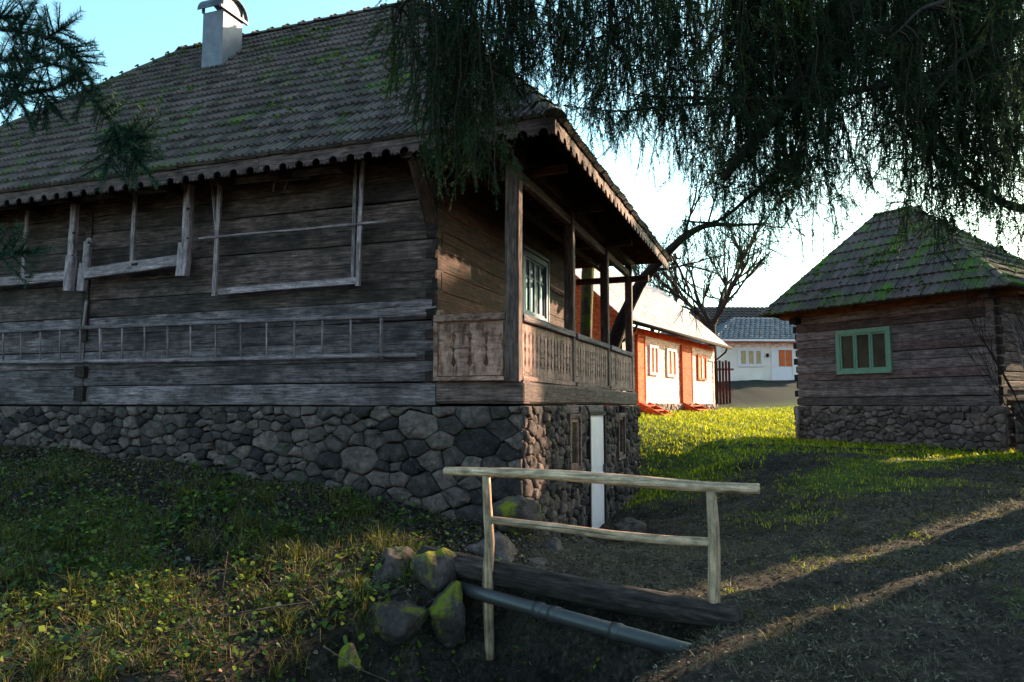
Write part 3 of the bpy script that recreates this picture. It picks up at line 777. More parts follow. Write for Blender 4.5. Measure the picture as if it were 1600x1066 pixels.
for W_ in (WDY, W2):
    wn = link('cellar_window', rect_frame(*W_, .07, -.06, .06).mesh('cellar_window'), SD, house, mat=M_log2r)
    mb = rect_frame(W_[0]+.07, W_[1]-.07, W_[2]+.07, W_[3]-.07, .05, -.03, .03); link('sash', mb.mesh('sash'), SD, wn, mat=M_panel)
    mb = MB(); mb.box(W_[0]+.11, W_[1]-.11, .0, .01, W_[2]+.11, W_[3]-.11); link('pane', mb.mesh('pane'), SD, wn, mat=M_glass2)
mb = MB(); mb.box(WDY[0]-.1, WDY[1]+.1, -.09, .06, WDY[2]-.09, WDY[2]-.01); link('window_sill', mb.mesh('sill'), SD, wn, mat=M_log2)
# chimney
cx, cy = -6.6, 2.45; cw, cd = .46, .5
mb = MB(); mb.box(cx-cw/2, cx+cw/2, cy-cd/2, cy+cd/2, 5.6, 7.16, A_)
ch = link('chimney', mb.mesh('chimney'), ID, house, mat=M_zinc)
for sx_ in (-1, 1):
    for sy_ in (-1, 1):
        mb = MB(); a = cx+sx_*cw/2; b = cy+sy_*cd/2; mb.box(a-.02, a+.02, b-.02, b+.02, 7.163, 7.38, A_); link('hood_leg', mb.mesh('leg'), ID, ch, mat=M_zinc)
mb = MB(); vs_ = []; K = 12
for xx in (cx-cw/2-.06, cx+cw/2+.06):
    for rr in (.34, .325):
        for j in range(K+1): a = math.pi*j/K; vs_.append(A_ @ Vector((xx, cy + rr*math.cos(a), 7.2 + rr*.85*math.sin(a))))
n1_ = K+1; fs_ = []
for j in range(K):
    fs_ += [(j, j+1, 2*n1_+j+1, 2*n1_+j), (n1_+j, 3*n1_+j, 3*n1_+j+1, n1_+j+1), (j, n1_+j, n1_+j+1, j+1), (2*n1_+j, 2*n1_+j+1, 3*n1_+j+1, 3*n1_+j)]
mb.add(vs_, fs_); link('hood', mb.mesh('hood', True), ID, ch, mat=M_zinc_dk)
# arched end wall of the hood, set inside
mb = MB(); mb.prism([(.3*math.cos(math.pi*j/10), .26*math.sin(math.pi*j/10)) for j in range(11)], 0, .02, A_ @ T(cx+cw/2-.01, cy, 7.2) @ RZ(R(90)))
link('hood_end', mb.mesh('hood_end'), ID, ch, mat=M_zinc_dk)
mb = MB(); mb.box(cx+cw/2+.0, cx+cw/2+.05, cy-.36, cy+.36, 7.15, 7.2, A_); link('hood_strip', mb.mesh('s'), ID, ch, mat=M_zinc)
mb = MB(); mb.box(cx-cw/2-.06, cx+cw/2+.06, -.02, .02, 0, .03); 

# ------------------------------------------------------------------ things hanging on the wall
def fl(px, py, off): x, z = HF.hit(px, py, -off); return Vector((x, -off, z))
def pole(name, parent, pa, pb, off, r, mat=M_tool, n=6, sag=0, segs=6, wob=.06):
    a, b = fl(*pa, off), fl(*pb, off); pts = [a.lerp(b, i/segs) + Vector((0, random.uniform(-.004,.004), random.uniform(-.004,.004) - sag*4*(i/segs)*(1-i/segs))) for i in range(segs+1)]
    mb = MB(); mb.tube([A_ @ p for p in pts], r, n, wob=wob); return alink(name, mb.mesh(name, True), A_ @ a, A_ @ b, parent, mat)
def board(name, parent, pa, pb, off, w, d, mat=M_tool, n=3):
    a, b = fl(*pa, off), fl(*pb, off); mb = MB(); mb.beam(A_ @ a, A_ @ b, d, w, up=(A_.to_3x3() @ ((b-a).cross(Vector((0,1,0))))), n=n, jit=.004)
    return alink(name, mb.mesh(name), A_ @ a, A_ @ b, parent, mat)
def wthing(name, label, cat, px, py): p = A_ @ fl(px, py, .08); return thing(name, label, cat, tuple(p), ang)
lad = wthing('ladder', 'long grey pole ladder hung sideways along the log wall above the stones', 'ladder', 300, 565)
pole('side_rail', lad, (-330, 533), (665, 491), .12, .031, sag=-.01, segs=12)
pole('side_rail', lad, (-330, 566), (652, 554), .12, .031, sag=.045, segs=12)
xs_ = [-300,-240,-180,-120,-60,5,33,63,94,125,157,191,226,262,298,337,376,417,460,504,548,596]
for x in xs_:
    t = (x + 330) / 990; yt = 533 - t*42; yb = 568 - t*13 + 2
    pole('rung', lad, (x, yt - 4), (x, yb + 3), .12, .013 if x not in (157, 596) else .022, segs=2)
fr = wthing('timber_rack', 'large square wooden frame with a cross rod on the log wall right of the yokes', 'wooden frame', 450, 455)
board('upright', fr, (331, 280), (340, 372), .12, .04, .035); board('upright', fr, (344, 288), (335, 463), .17, .065, .04)
board('upright', fr, (556, 255), (551, 440), .12, .05, .035); board('upright', fr, (567, 252), (559, 447), .17, .06, .04)
board('crossbar', fr, (337, 287), (551, 262), .1, .09, .03); board('crossbar', fr, (342, 456), (557, 439), .13, .085, .05)
pole('rod', fr, (311, 373), (605, 346), .2, .017, segs=8)
hk = wthing('wooden_rake_head', 'small dark wooden fork head lying on the top bar of the square frame', 'tool', 440, 290)
for a, b in (((427, 300), (430, 282)), ((446, 298), (450, 280)), ((424, 284), (484, 278))): board('tine' if a[1] > 290 else 'head', hk, a, b, .16, .028, .03, M_log_lo)
def yoke(label, pts, L):
    y = wthing('ox_yoke', label, 'ox yoke', *L); y['group'] = 'ox yokes on the log wall'
    for nm, a, b, off, w, d in pts: board(nm, y, a, b, off, w, d)
    return y
y2 = yoke('grey ox yoke with rounded left cheek on the log wall beside the square frame',
  [('crossbar', (124, 312), (292, 291), .1, .075, .05), ('bow_bar', (135, 428), (283, 407), .2, .16, .09),
   ('slat', (212, 303), (206, 411), .15, .07, .035), ('cheek_board', (296, 290), (292, 385), .2, .12, .1), ('cheek_foot', (290, 380), (285, 432), .2, .17, .11),
   ('cheek_board', (138, 378), (135, 420), .2, .12, .07), ('cheek_foot', (132, 412), (127, 455), .2, .13, .08)], (200, 440))
mb = MB(); p = fl(138, 378, .235); mb.tube([A_ @ (p + Vector((0, 0, 0))), A_ @ (p + Vector((0, .07, 0)))], .062, 12); link('cheek_top', mb.mesh('t'), ID, y2, mat=M_tool)
y1 = yoke('grey wooden ox yoke cropped by the left edge of the log wall',
  [('crossbar', (-120, 342), (106, 311), .1, .075, .05), ('bow_bar', (-100, 450), (104, 432), .2, .14, .08), ('slat', (43, 322), (36, 432), .15, .07, .035),
   ('cheek_board', (118, 312), (112, 405), .2, .1, .09), ('cheek_foot', (112, 400), (107, 455), .2, .14, .1), ('slat', (-70, 335), (-74, 445), .15, .07, .035)], (50, 440))
for par, q in ((y2, [(138, 379, .017), (293, 326, .02), (292, 372, .012)]), (y1, [(114, 364, .018), (112, 399, .012)])):
    for (px, py, r) in q:
        p = fl(px, py, .262 if par is y2 else .25)
        mb = MB(); mb.tube([A_ @ p, A_ @ (p + Vector((0, .02, 0)))], r, 10); link('peg_hole', mb.mesh('peg_hole'), ID, par, mat=M_endgrain)
for par, a in ((y2, (210, 413)), (y1, (43, 433))):
    p = fl(*a, .252); mb = MB(); mb.box(-.05, .05, -.01, .02, -.016, .016, A_ @ T(*p)); link('mortise_plug', mb.mesh('m'), ID, par, mat=M_endgrain)
st = tag(pole('wooden_stake', None, (136, 470), (129, 520), .08, .02), 'thin short stake leaning on the log wall between ladder and yokes', 'stake')

# =================================================================== SMALL LOG HOUSE ON THE RIGHT
RF = Frame(7.15, 18.5, .551, -.834); RL = 4.55; RD = 3.9; B_ = RF.M
rz = -.88; rb = RF.w(0, 0, rz); ra = math.atan2(RF.s, RF.c)
sh = thing('small_log_house', 'low log house at the right with mossy shingle roof, green window and stone base', 'house', tuple(rb), ra)
z = .02
for i in range(11):
    h = .2; mat = M_log2 if i % 3 or i < 3 else M_log2r
    link('wall_log', log_mesh(RL - .0 - (.02 if i % 2 else 0), h - .007, .18, 400 + i, 5), B_ @ T(0, random.uniform(0, .012), z) @ RY(random.uniform(-.002, .002)), sh, mat=mat)
    e = .1 if i % 2 else .04
    for x0 in (-e, RL - .001):
        mb = MB(); mb.box(x0, x0 + (e if x0 < 0 else .05 + e*.4), .0, .16, z + .02, z + h * .85, B_); link('log_end', mb.mesh('e'), ID, sh, mat=M_endgrain)
    z += h
for i in range(11):
    link('wall_log', log_mesh(RD, .19, .15, 450 + i, 3), B_ @ T(RL, .0, .12 + i*.2) @ RZ(R(90)), sh, mat=M_log2)
link('top_plate', log_mesh(RL + .9, .2, .3, 499, 4), B_ @ T(-.42, -.06, z - .02), sh, mat=M_plate)
mb = MB(); mb.beam(B_ @ Vector((RL - .05, -.3, 2.24)), B_ @ Vector((RL - .05, .5, 2.24)), .18, .18); link('plate_end', mb.mesh('b'), ID, sh, mat=M_log2r)
mb = MB(); mb.beam(B_ @ Vector((.05, -.22, 2.12)), B_ @ Vector((.05, .5, 2.12)), .18, .16); link('plate_end', mb.mesh('b'), ID, sh, mat=M_endgrain)
mb = MB(); mb.box(.05, RL - .02, .1, RD, -1.5, 2.3, B_); link('inner_wall', mb.mesh('core'), ID, sh, mat=M_mortar)
e = [(-.6, -.6, 2.3), (5.15, -.6, 2.3), (5.15, RD + .6, 2.3), (-.6, RD + .6, 2.3)]; r0, r1 = (1.2, 1.75, 4.84), (2.1, 1.75, 4.84)
deck(sh, RF, [[e[0], e[1], r1, r0], [e[1], e[2], r1], [e[2], e[3], r0, r1], [e[3], e[0], r0]], M_soffit)
slope_tiles(sh, RF, e[0], e[1], r0, r1, .15, .33, M_tile2, 260, seed=7, rib=.02, n=1, lift=.045)
slope_tiles(sh, RF, e[1], e[2], r1, r1, .15, .33, M_tile2, 0, seed=8, rib=.02, n=1, lift=.045)
slope_tiles(sh, RF, e[3], e[0], r0, r0, .15, .33, M_tile2, 0, seed=9, rib=.02, n=1, lift=.045)
slope_tiles(sh, RF, e[2], e[3], r1, r0, .15, .5, M_tile2, 0, seed=10, rib=.02, n=1, lift=.045)
cap_tiles(sh, RF, e[0], r0, M_tile2, .34, .08); cap_tiles(sh, RF, e[1], r1, M_tile2, .34, .08); cap_tiles(sh, RF, r0, r1, M_tile2, .34, .09)
stone_wall(sh, B_ @ T(0, -.03, 0), [(-.08, RL + .12, -1.0, .01)], M_stone2, .27, .19, 21)
stone_wall(sh, B_ @ T(-.08, 0, 0) @ RZ(R(-90)), [(-2.5, .02, -1.0, .01)], M_stone2, .35, .2, 22)
stone_wall(sh, B_ @ T(RL + .12, 0, 0) @ RZ(R(90)), [(-.02, 2.5, -1.0, .01)], M_stone2, .35, .2, 23)
mb = MB(); mb.box(-.05, RL + .09, .03, RD, -1.5, -.0, B_); link('foundation_core', mb.mesh('core'), ID, sh, mat=M_mortar)
x0, z1 = RF.hit(1305, 517, -.05); x1, _ = RF.hit(1390, 509, -.05); z0 = RF.hit(1347, 584, -.05)[1]; z1 = RF.hit(1347, 514, -.05)[1]
gw = link('window', rect_frame(x0, x1, z0, z1, .095, -.06, .04).mesh('window'), B_, sh, mat=M_green)
wv = (x1 - x0 - .19) / 3
for i in range(3):
    a = x0 + .095 + i * wv
    link('sash', rect_frame(a + .003, a + wv - .003, z0 + .095, z1 - .095, .04, -.045 + .008 * i, .0).mesh('sash'), B_, gw, mat=M_green)
    mb = MB(); mb.box(a + .04, a + wv - .04, -.012, -.006, z0 + .13, z1 - .13); link('pane', mb.mesh('pane'), B_, gw, mat=M_glass2)
mb = MB(); mb.tube([B_ @ Vector((.06, -.16, -.95)), B_ @ Vector((.06, -.14, .0))], .045, 10); link('drain_pipe', mb.mesh('pipe', True), ID, sh, mat=M_log2)
# wattle hurdle and stone ledge to the right of it
wh = thing('wattle_hurdle', 'woven wattle hurdle leaning on the side of the small log house', 'hurdle', tuple(RF.w(4.9, .5, -.85)), ra + R(90))
for i in range(9):
    mb = MB(); a = RF.w(5.15, .1 + i*.16, -.2); b = RF.w(4.8, .12 + i*.16, 1.7); mb.tube([a, b], .013, 5); link('stake', mb.mesh('s'), ID, wh, mat=M_tool)
for j in range(14):
    mb = MB(); t = j / 13; pts = [RF.w(5.15 - .35*t + .016*(-1)**(i+j), .05 + i*.16, -.15 + 1.75*t) for i in range(10)]; mb.tube(pts, .011, 4); link('withe', mb.mesh('w'), ID, wh, mat=M_tool)
sl = thing('stone_ledge', 'low rounded stone ledge in front of the wattle hurdle', 'stone wall', tuple(RF.w(5.2, -.2, -.9)), ra)
stone_wall(sl, B_ @ T(5.05, -.2, 0), [(-.15, 2.2, -1.0, .05)], M_stone_dry, .4, .3, 31, name='ledge_stone')
mb = MB(); mb.box(4.95, 7.2, -.15, .5, -1.3, .03, B_); link('ledge_core', mb.mesh('c'), ID, sl, mat=M_stone_dry)

# =================================================================== ORANGE AND CREAM HOUSE
OF = Frame(2.97, 21.1, .508, .861); OL = 10.3; C_ = OF.M; OD = 4.6; ob = -.2; OE = 2.42
oh = thing('cottage', 'sunlit cream and orange timber cottage with pale sheet roof seen past the porch', 'house', tuple(OF.w(0, 0, ob)), math.atan2(OF.s, OF.c))
n = 11; hp = (OE - .1) / n
for i in range(n):
    mb = MB(); mb.box(0, OL, -.012 - .01 * 0, .03, .1 + i*hp, .1 + (i+1)*hp - .012); mb.box(0, OL, .0, .04, .1 + (i+1)*hp - .012, .1 + (i+1)*hp)
    link('siding_plank', mb.mesh('p'), C_, oh, mat=M_cream if i < 10 else M_orange)
mb = MB(); mb.box(0, OL, .04, OD, -.6, OE, C_); link('wall', mb.mesh('wall'), ID, oh, mat=M_orange)
stone_wall(oh, C_ @ T(0, -.05, 0), [(0, OL, -.45, .1)], M_stone2, .4, .25, 41)
rg = (OD/2); RH = 4.95
deck(oh, OF, [[(-.5, -.5, OE-.02), (OL+.5, -.5, OE-.02), (OL+.5, rg, RH), (-.5, rg, RH)], [(-.5, rg, RH), (OL+.5, rg, RH), (OL+.5, OD+.5, OE-.02), (-.5, OD+.5, OE-.02)]], M_orange, th=.08)
# corrugated sheets
ud = Vector((0, rg + .5, RH - OE + .02)); uL = ud.length; ud.normalize(); nn = Vector((1,0,0)).cross(ud)
for k in range(11):
    mb = MB(); vs_ = []; x0 = -.5 + k*1.03; m_ = 21
    for t in (-.06, uL):
        for i in range(m_): xx = x0 + 1.05*i/(m_-1); p = Vector((xx, -.5, OE-.02)) + ud*t + nn*(.02 + .004*math.cos(i*math.pi)); vs_.append(C_ @ p)
    mb.add(vs_, [(i, i+1, i+1+m_, i+m_) for i in range(m_-1)]); link('roof_sheet', mb.mesh('roof_sheet'), ID, oh, mat=M_roofsheet)
mb = MB(); mb.prism([(-.3, OE), (OD+.3, OE), (rg, RH-.15)], 0, .1, C_ @ T(-.02, OD, 0) @ RZ(R(-90))); link('gable', mb.mesh('gable'), ID, oh, mat=M_orange)
mb = MB(); mb.tube([C_ @ Vector((-.5, -.56, OE-.05)), C_ @ Vector((OL+.5, -.56, OE-.05))], .06, 8); gt = link('gutter', mb.mesh('gutter', True), ID, oh, mat=M_twig)
for x in (.25, OL-.1):
    mb = MB(); mb.tube([C_ @ Vector((x, -.56, OE-.1)), C_ @ Vector((x, -.5, OE-.25)), C_ @ Vector((x-.05, -.08, OE-.6)), C_ @ Vector((x-.05, -.08, -.1))], .04, 8); link('downpipe', mb.mesh('d', True), ID, oh, mat=M_twig)
def ox(px): return OF.hit(px, 580, -.02)[0]
for (a, b) in ((994, 1004), (1064, 1078)):
    x0, x1 = ox(a), ox(b)
    mb = MB(); mb.box(x0, x1, -.09, -.02, .1, 2.1); d_ = link('door', mb.mesh('door'), C_, oh, mat=M_orange)
    link('door_frame', rect_frame(x0-.07, x1+.07, .09, 2.18, .068, -.11, -.02).mesh('f'), C_, d_, mat=M_orange)
    for k in range(3):
        xs0 = x0 - .1 - k*.0
        mb = MB(); mb.box(x0-.1, x1+.2, -.35-.28*k, -.1-.28*k, .0-.14*k, .045-.14*k); link('step', mb.mesh('step'), C_, oh, mat=M_orange)
    for xx in (x0-.13, x1+.2):
        mb = MB(); mb.beam(C_ @ Vector((xx, -.1, .05)), C_ @ Vector((xx, -1.05, -.42)), .05, .2); link('step_stringer', mb.mesh('st'), ID, oh, mat=M_orange)
for (a, b) in ((1014, 1027), (1041, 1055), (1089, 1102)):
    x0, x1 = ox(a), ox(b); z0, z1 = 1.0, 1.95
    wn = link('window', rect_frame(x0, x1, z0, z1, .07, -.08, -.01).mesh('w'), C_, oh, mat=M_frame_w if a < 1080 else M_orange)
    mb = MB(); mb.box(x0+.07, x1-.07, -.035, -.025, z0+.07, z1-.07); link('blind', mb.mesh('blind'), C_, wn, mat=M_red)
    mb = MB(); mb.box((x0+x1)/2-.03, (x0+x1)/2+.03, -.075, -.02, z0+.07, z1-.07); link('mullion', mb.mesh('m'), C_, wn, mat=M_frame_w)
    for xx in (x0 - .2, x1 + .0):
        pass

# =================================================================== WHITE HOUSE IN THE BACK
WF = Frame(11.9, 42.0, 1, .04); D_ = WF.M
wh2 = thing('white_house', 'white plastered house with blue-grey hipped roof between cottage and small log house', 'house', tuple(WF.w(0, 0, 1.2)), .04)
mb = MB(); mb.box(0, 8, 0, 7, .6, 3.75, D_); link('wall', mb.mesh('wall'), ID, wh2, mat=M_plaster)
mb = MB(); mb.box(-.05, 8.05, -.06, 0.0, .6, 1.32, D_); link('plinth', mb.mesh('plinth'), ID, wh2, mat=M_stone_dry)
e = [(-.5, -.5, 3.78), (8.5, -.5, 3.78), (8.5, 7.5, 3.78), (-.5, 7.5, 3.78)]; r0, r1 = (2.0, 3.5, 5.45), (6.5, 3.5, 5.45)
deck(wh2, WF, [[e[0], e[1], r1, r0], [e[1], e[2], r1], [e[2], e[3], r0, r1], [e[3], e[0], r0]], M_plaster, th=.1)
slope_tiles(wh2, WF, e[0], e[1], r0, r1, .3, .38, M_bluetile, 0, seed=50, rib=.04, n=1, lift=.06)
slope_tiles(wh2, WF, e[3], e[0], r0, r0, .3, .38, M_bluetile, 0, seed=51, rib=.04, n=1, lift=.06)
mb = MB(); mb.box(-.55, 8.5, -.58, -.5, 3.66, 3.78, D_); link('gutter', mb.mesh('g'), ID, wh2, mat=M_frame_w)
mb = MB(); mb.box(-.0, 8.0, -.03, -.0, 3.35, 3.75, D_); link('frieze', mb.mesh('g'), ID, wh2, mat=M_cream)
def wx(px): return WF.hit(px, 570, 0)[0]
x0, x1 = wx(1153), wx(1193); wn = link('window', rect_frame(x0, x1, 2.25, 3.3, .09, -.08, -.01).mesh('w'), D_, wh2, mat=M_frame_w)
for t0, t1 in ((.0, .34), (.34, .68), (.68, 1)):
    a, b = x0+.09+(x1-x0-.18)*t0, x0+.09+(x1-x0-.18)*t1
    link('sash', rect_frame(a+.01, b-.01, 2.35, 3.2, .06, -.07, -.015).mesh('s'), D_, wn, mat=M_frame_w)
    mb = MB(); mb.box(a+.07, b-.07, -.03, -.02, 2.41, 3.14); link('curtain', mb.mesh('c'), D_, wn, mat=M_curtain)
x0, x1 = wx(1205), wx(1240)
dr = link('door', rect_frame(x0, x1, 1.33, 3.3, .1, -.1, -.01).mesh('d'), D_, wh2, mat=M_frame_w)
mb = MB(); mb.box(x0+.1, x1-.1, -.06, -.02, 1.43, 2.25); link('door_panel', mb.mesh('dp'), D_, dr, mat=M_frame_w)
for t0, t1, mm in ((0, .3, M_frame_w), (.32, .64, M_red), (.67, 1, M_red)):
    a, b = x0+.1+(x1-x0-.2)*t0, x0+.1+(x1-x0-.2)*t1; mb = MB(); mb.box(a+.02, b-.02, -.05, -.02, 2.27, 3.2); link('pane', mb.mesh('p'), D_, dr, mat=mm)
for k in range(3):
    mb = MB(); mb.box(x0-.9-.1*k, x1+1, -1.0-.35*k, -.06-.0, 1.15-.17*(k+1), 1.28-.17*k-.001, D_); link('step', mb.mesh('step'), ID, wh2, mat=M_stone_dry)
mb = MB(); mb.box(wx(1199)-.06, wx(1199)+.06, -.12, -.0, 2.8, 3.0, D_); link('wall_lamp', mb.mesh('lamp'), ID, wh2, mat=M_twig)
# dark roofed building behind
BF = Frame(12.5, 58.0, 1, .02); E_ = BF.M
db = thing('barn', 'dark roofed barn rising behind the white house', 'barn', tuple(BF.w(0, 0, 1.5)), .02)
mb = MB(); mb.box(0, 12, 0, 7, 1.0, 5.6, E_); link('wall', mb.mesh('wall'), ID, db, mat=M_log2)
e = [(-.6, -.6, 5.5), (12.6, -.6, 5.5), (12.6, 7.6, 5.5), (-.6, 7.6, 5.5)]; r0, r1 = (3.0, 3.5, 8.3), (9, 3.5, 8.3)
deck(db, BF, [[e[0], e[1], r1, r0], [e[1], e[2], r1], [e[2], e[3], r0, r1], [e[3], e[0], r0]], M_darkroof, name='roof', th=.1)
slope_tiles(db, BF, e[0], e[1], r0, r1, .35, .45, M_darkroof, 0, seed=60, rib=.05, n=1, lift=.08)
# slat fence
ff = P(1121, 600, 33); fe = thing('slat_fence', 'short brown slat fence between cottage and white house', 'fence', (ff.x, ff.y, g1(ff.x, ff.y)), 0)
for i in range(7):
    mb = MB(); zb = g1(ff.x, ff.y); mb.box(ff.x - .35 + i*.14, ff.x - .25 + i*.14, ff.y, ff.y+.02, zb, 2.0 + .05*(i % 2)); link('slat', mb.mesh('slat'), ID, fe, mat=M_log_side)
for z in (.7, 1.6): mb = MB(); mb.box(ff.x-.4, ff.x+.75, ff.y+.022, ff.y+.06, z, z+.09); link('fence_rail', mb.mesh('r'), ID, fe, mat=M_log2r)
# pole far behind
p = P(1056, 460, 62); mb = MB(); mb.tube([(p.x, p.y, 0), (p.x, p.y, P(1056, 396, 62).z)], [.2, .13], 8)
up_ = thing('utility_pole', 'grey utility pole rising behind the cottage roof', 'utility pole', (p.x, p.y, 1.5)); link('pole', mb.mesh('p'), ID, up_, mat=M_twig)
mb = MB(); zz = P(1056, 405, 62).z; mb.box(p.x-.5, p.x+.5, p.y-.07, p.y+.07, zz, zz+.12); link('crossarm', mb.mesh('p'), ID, up_, mat=M_twig)

# ------------------------------------------------------------------ shadow blockers added out of frame on the right, shaped as buildings
def shadow_blocker(label, qc, dist, width, top, eave, depth=5.0):
    sd_ = Vector((math.sin(SUN_AZ), math.cos(SUN_AZ))); pd = Vector((-sd_.y, sd_.x))       # pd: q axis
    c = sd_ * dist + pd * qc; F = Frame(c.x, c.y, pd.x, pd.y); zb = g1(c.x, c.y)
    t = thing('shadow_blocker', label, 'shadow_blocker', (c.x, c.y, zb), math.atan2(F.s, F.c), 'shadow blockers to the right of the path'); M_ = F.M; w2 = width/2
    mb = MB(); mb.box(-w2, w2, -depth/2, depth/2, zb - 1.2, eave, M_); link('wall', mb.mesh('wall'), ID, t, mat=M_log2)
    for i in range(int(width / .25)):
        mb = MB(); mb.box(-w2 + i*.25, -w2 + i*.25 + .235, depth/2, depth/2 + .03, zb, eave - .02, M_); link('wall_board', mb.mesh('b'), ID, t, mat=M_log2)
    mb = MB(); mb.prism([(-depth/2-.4, eave), (depth/2+.4, eave), (0, top)], -w2, w2, M_ @ RZ(R(90))); link('roof', mb.mesh('roof'), ID, t, mat=M_tile2)
SHADOW_BLOCKERS = [('added shadow blocker shaped as a board hut to the right of the spruce', 5.65, 21.0, 2.7, 5.3, 4.5, 3.0),
         ('added shadow blocker shaped as a long board barn beyond the spruce', -1.66, 15.5, 9.72, 4.6, 3.6),
         ('added shadow blocker shaped as a tall board barn beyond the small log house', 8.92, 28.0, 2.8, 10.3, 8.8)]
for a in SHADOW_BLOCKERS: shadow_blocker(*a)

# =================================================================== FOOTBRIDGE: RAILING, LOG, PIPE
rl = thing('pole_railing', 'pale peeled-pole railing with two posts beside the log over the ditch', 'railing', (.6, 5.75, -1.5), -.57)
def wpole(name, pts, rad, par, mat=M_peeled, n=12, wob=.03, smooth=True, sub=4):
    Q = []; Rr = []
    for i in range(len(pts)-1):
        for k in range(sub): t = k/sub; Q.append(Vector(pts[i]).lerp(Vector(pts[i+1]), t)); Rr.append(rad[i]+(rad[i+1]-rad[i])*t)
    Q.append(Vector(pts[-1])); Rr.append(rad[-1])
    if sub > 1:
        for _ in range(2): Q = [Q[0]] + [(Q[i-1]+Q[i]*2+Q[i+1])/4 for i in range(1, len(Q)-1)] + [Q[-1]]
    mb = MB(); mb.tube(Q, Rr, n, wob=wob); return alink(name, mb.mesh(name, smooth), Q[0], Q[-1], par, mat)
def onrail(px, py):                      # plane through the two rail ends
    a = Vector((-.58, 6.5)); b = Vector((1.67, 5.05)); r = ray(px, py); d = b - a
    k = (a.x*d.y - a.y*d.x) / (r.x*d.y - r.y*d.x); return r * k
OFS = Vector((-.05, -.075, 0))
wpole('top_rail', [onrail(696, 736), onrail(800, 739), onrail(900, 744), onrail(1000, 753), onrail(1100, 761), onrail(1186, 764)], [.036,.042,.044,.045,.038,.036], rl)
wpole('post', [onrail(760, 744), onrail(762, 800), onrail(766, 850), onrail(762, 890), onrail(763, 960), onrail(766, 1030)], [.034,.040,.042,.046,.043,.038], rl)
wpole('post', [onrail(1111, 768), onrail(1116, 840), onrail(1116, 900), onrail(1115, 975)], [.036,.041,.043,.044], rl)
wpole('middle_rail', [onrail(764, 812), onrail(850, 822), onrail(950, 836), onrail(1050, 845), onrail(1112, 847)], [.03,.033,.036,.034,.033], rl)
dl = wpole('log_beam', [(-.8, 6.76, -1.34), (-.1, 6.32, -1.39), (.6, 5.82, -1.43), (1.1, 5.42, -1.42), (1.53, 5.1, -1.43)], [.095,.105,.105,.1,.085], None, M_bark, 14, .09)
tag(dl, 'dark rotting log lying across the ditch behind the pole railing', 'log')
pa, pb = P(765, 932, 6.15), P(1088, 1022, 4.85)
pp = thing('drain_pipe', 'dark plastic drain pipe running under the rotting log', 'pipe', tuple(pa.lerp(pb, .5)))
pm = pa + (pa - pb) * .25
mb = MB(); mb.tube([pm, pa, pb], .055, 20); link('pipe_run', mb.mesh('p', True), ID, pp, mat=M_pipe)
for t in (.30, .38, .68): 
    q = pa.lerp(pb, t); d = (pb-pa).normalized(); mb = MB(); mb.tube([q-d*.05, q+d*.03], .062, 20); link('pipe_joint', mb.mesh('p', True), ID, pp, mat=M_pipe)

# ------------------------------------------------------------------ boulders
def boulder(name, label, px, py, Y, size, mat, seed, rot=0, cat='boulder', parent=None):
    bm_v = []; N1 = 22; N2 = 30; c = P(px, py, Y) + Vector((0, 0, -.03)); vs = []; fs = []
    rnd = random.Random(seed); cuts = []
    for k in range(13):
        d = Vector((rnd.gauss(0,1), rnd.gauss(0,1), rnd.gauss(0,1))).normalized(); cuts.append((d, rnd.uniform(.52, .85)))
    for i in range(N1 + 1):
        th = math.pi * i / N1
        for j in range(N2):
            ph = 2*math.pi*j/N2; d = Vector((math.sin(th)*math.cos(ph), math.sin(th)*math.sin(ph), math.cos(th))); r = 1.
            for q, o in cuts:
                dd = d.dot(q)
                if dd > 1e-3: r = min(r, o / dd)
            r *= 1 + .12 * noise.noise(d * 2.5 + Vector((seed, 0, 0))) + .06 * noise.noise(d * 7 + Vector((0, seed, 0))) + .03 * noise.noise(d * 17 + Vector((0, seed, 0)))
            vs.append((d.x*r*size[0]*1.18, d.y*r*size[1]*1.18, d.z*r*size[2]*1.18))
    for i in range(N1):
        for j in range(N2): fs.append((i*N2+j, (i+1)*N2+j, (i+1)*N2+(j+1)%N2, i*N2+(j+1)%N2))
    me = bpy.data.meshes.new(name); me.from_pydata(vs, [], fs); me.polygons.foreach_set('use_smooth', [True]*len(fs)); me.validate(); me.update()
    o = link(name, me, T(*c) @ RZ(rot) @ RY(rnd.uniform(-.2, .2)), parent, mat=mat)
    if parent is None: tag(o, label, cat, 'rocks around the ditch and house corner')
    return o
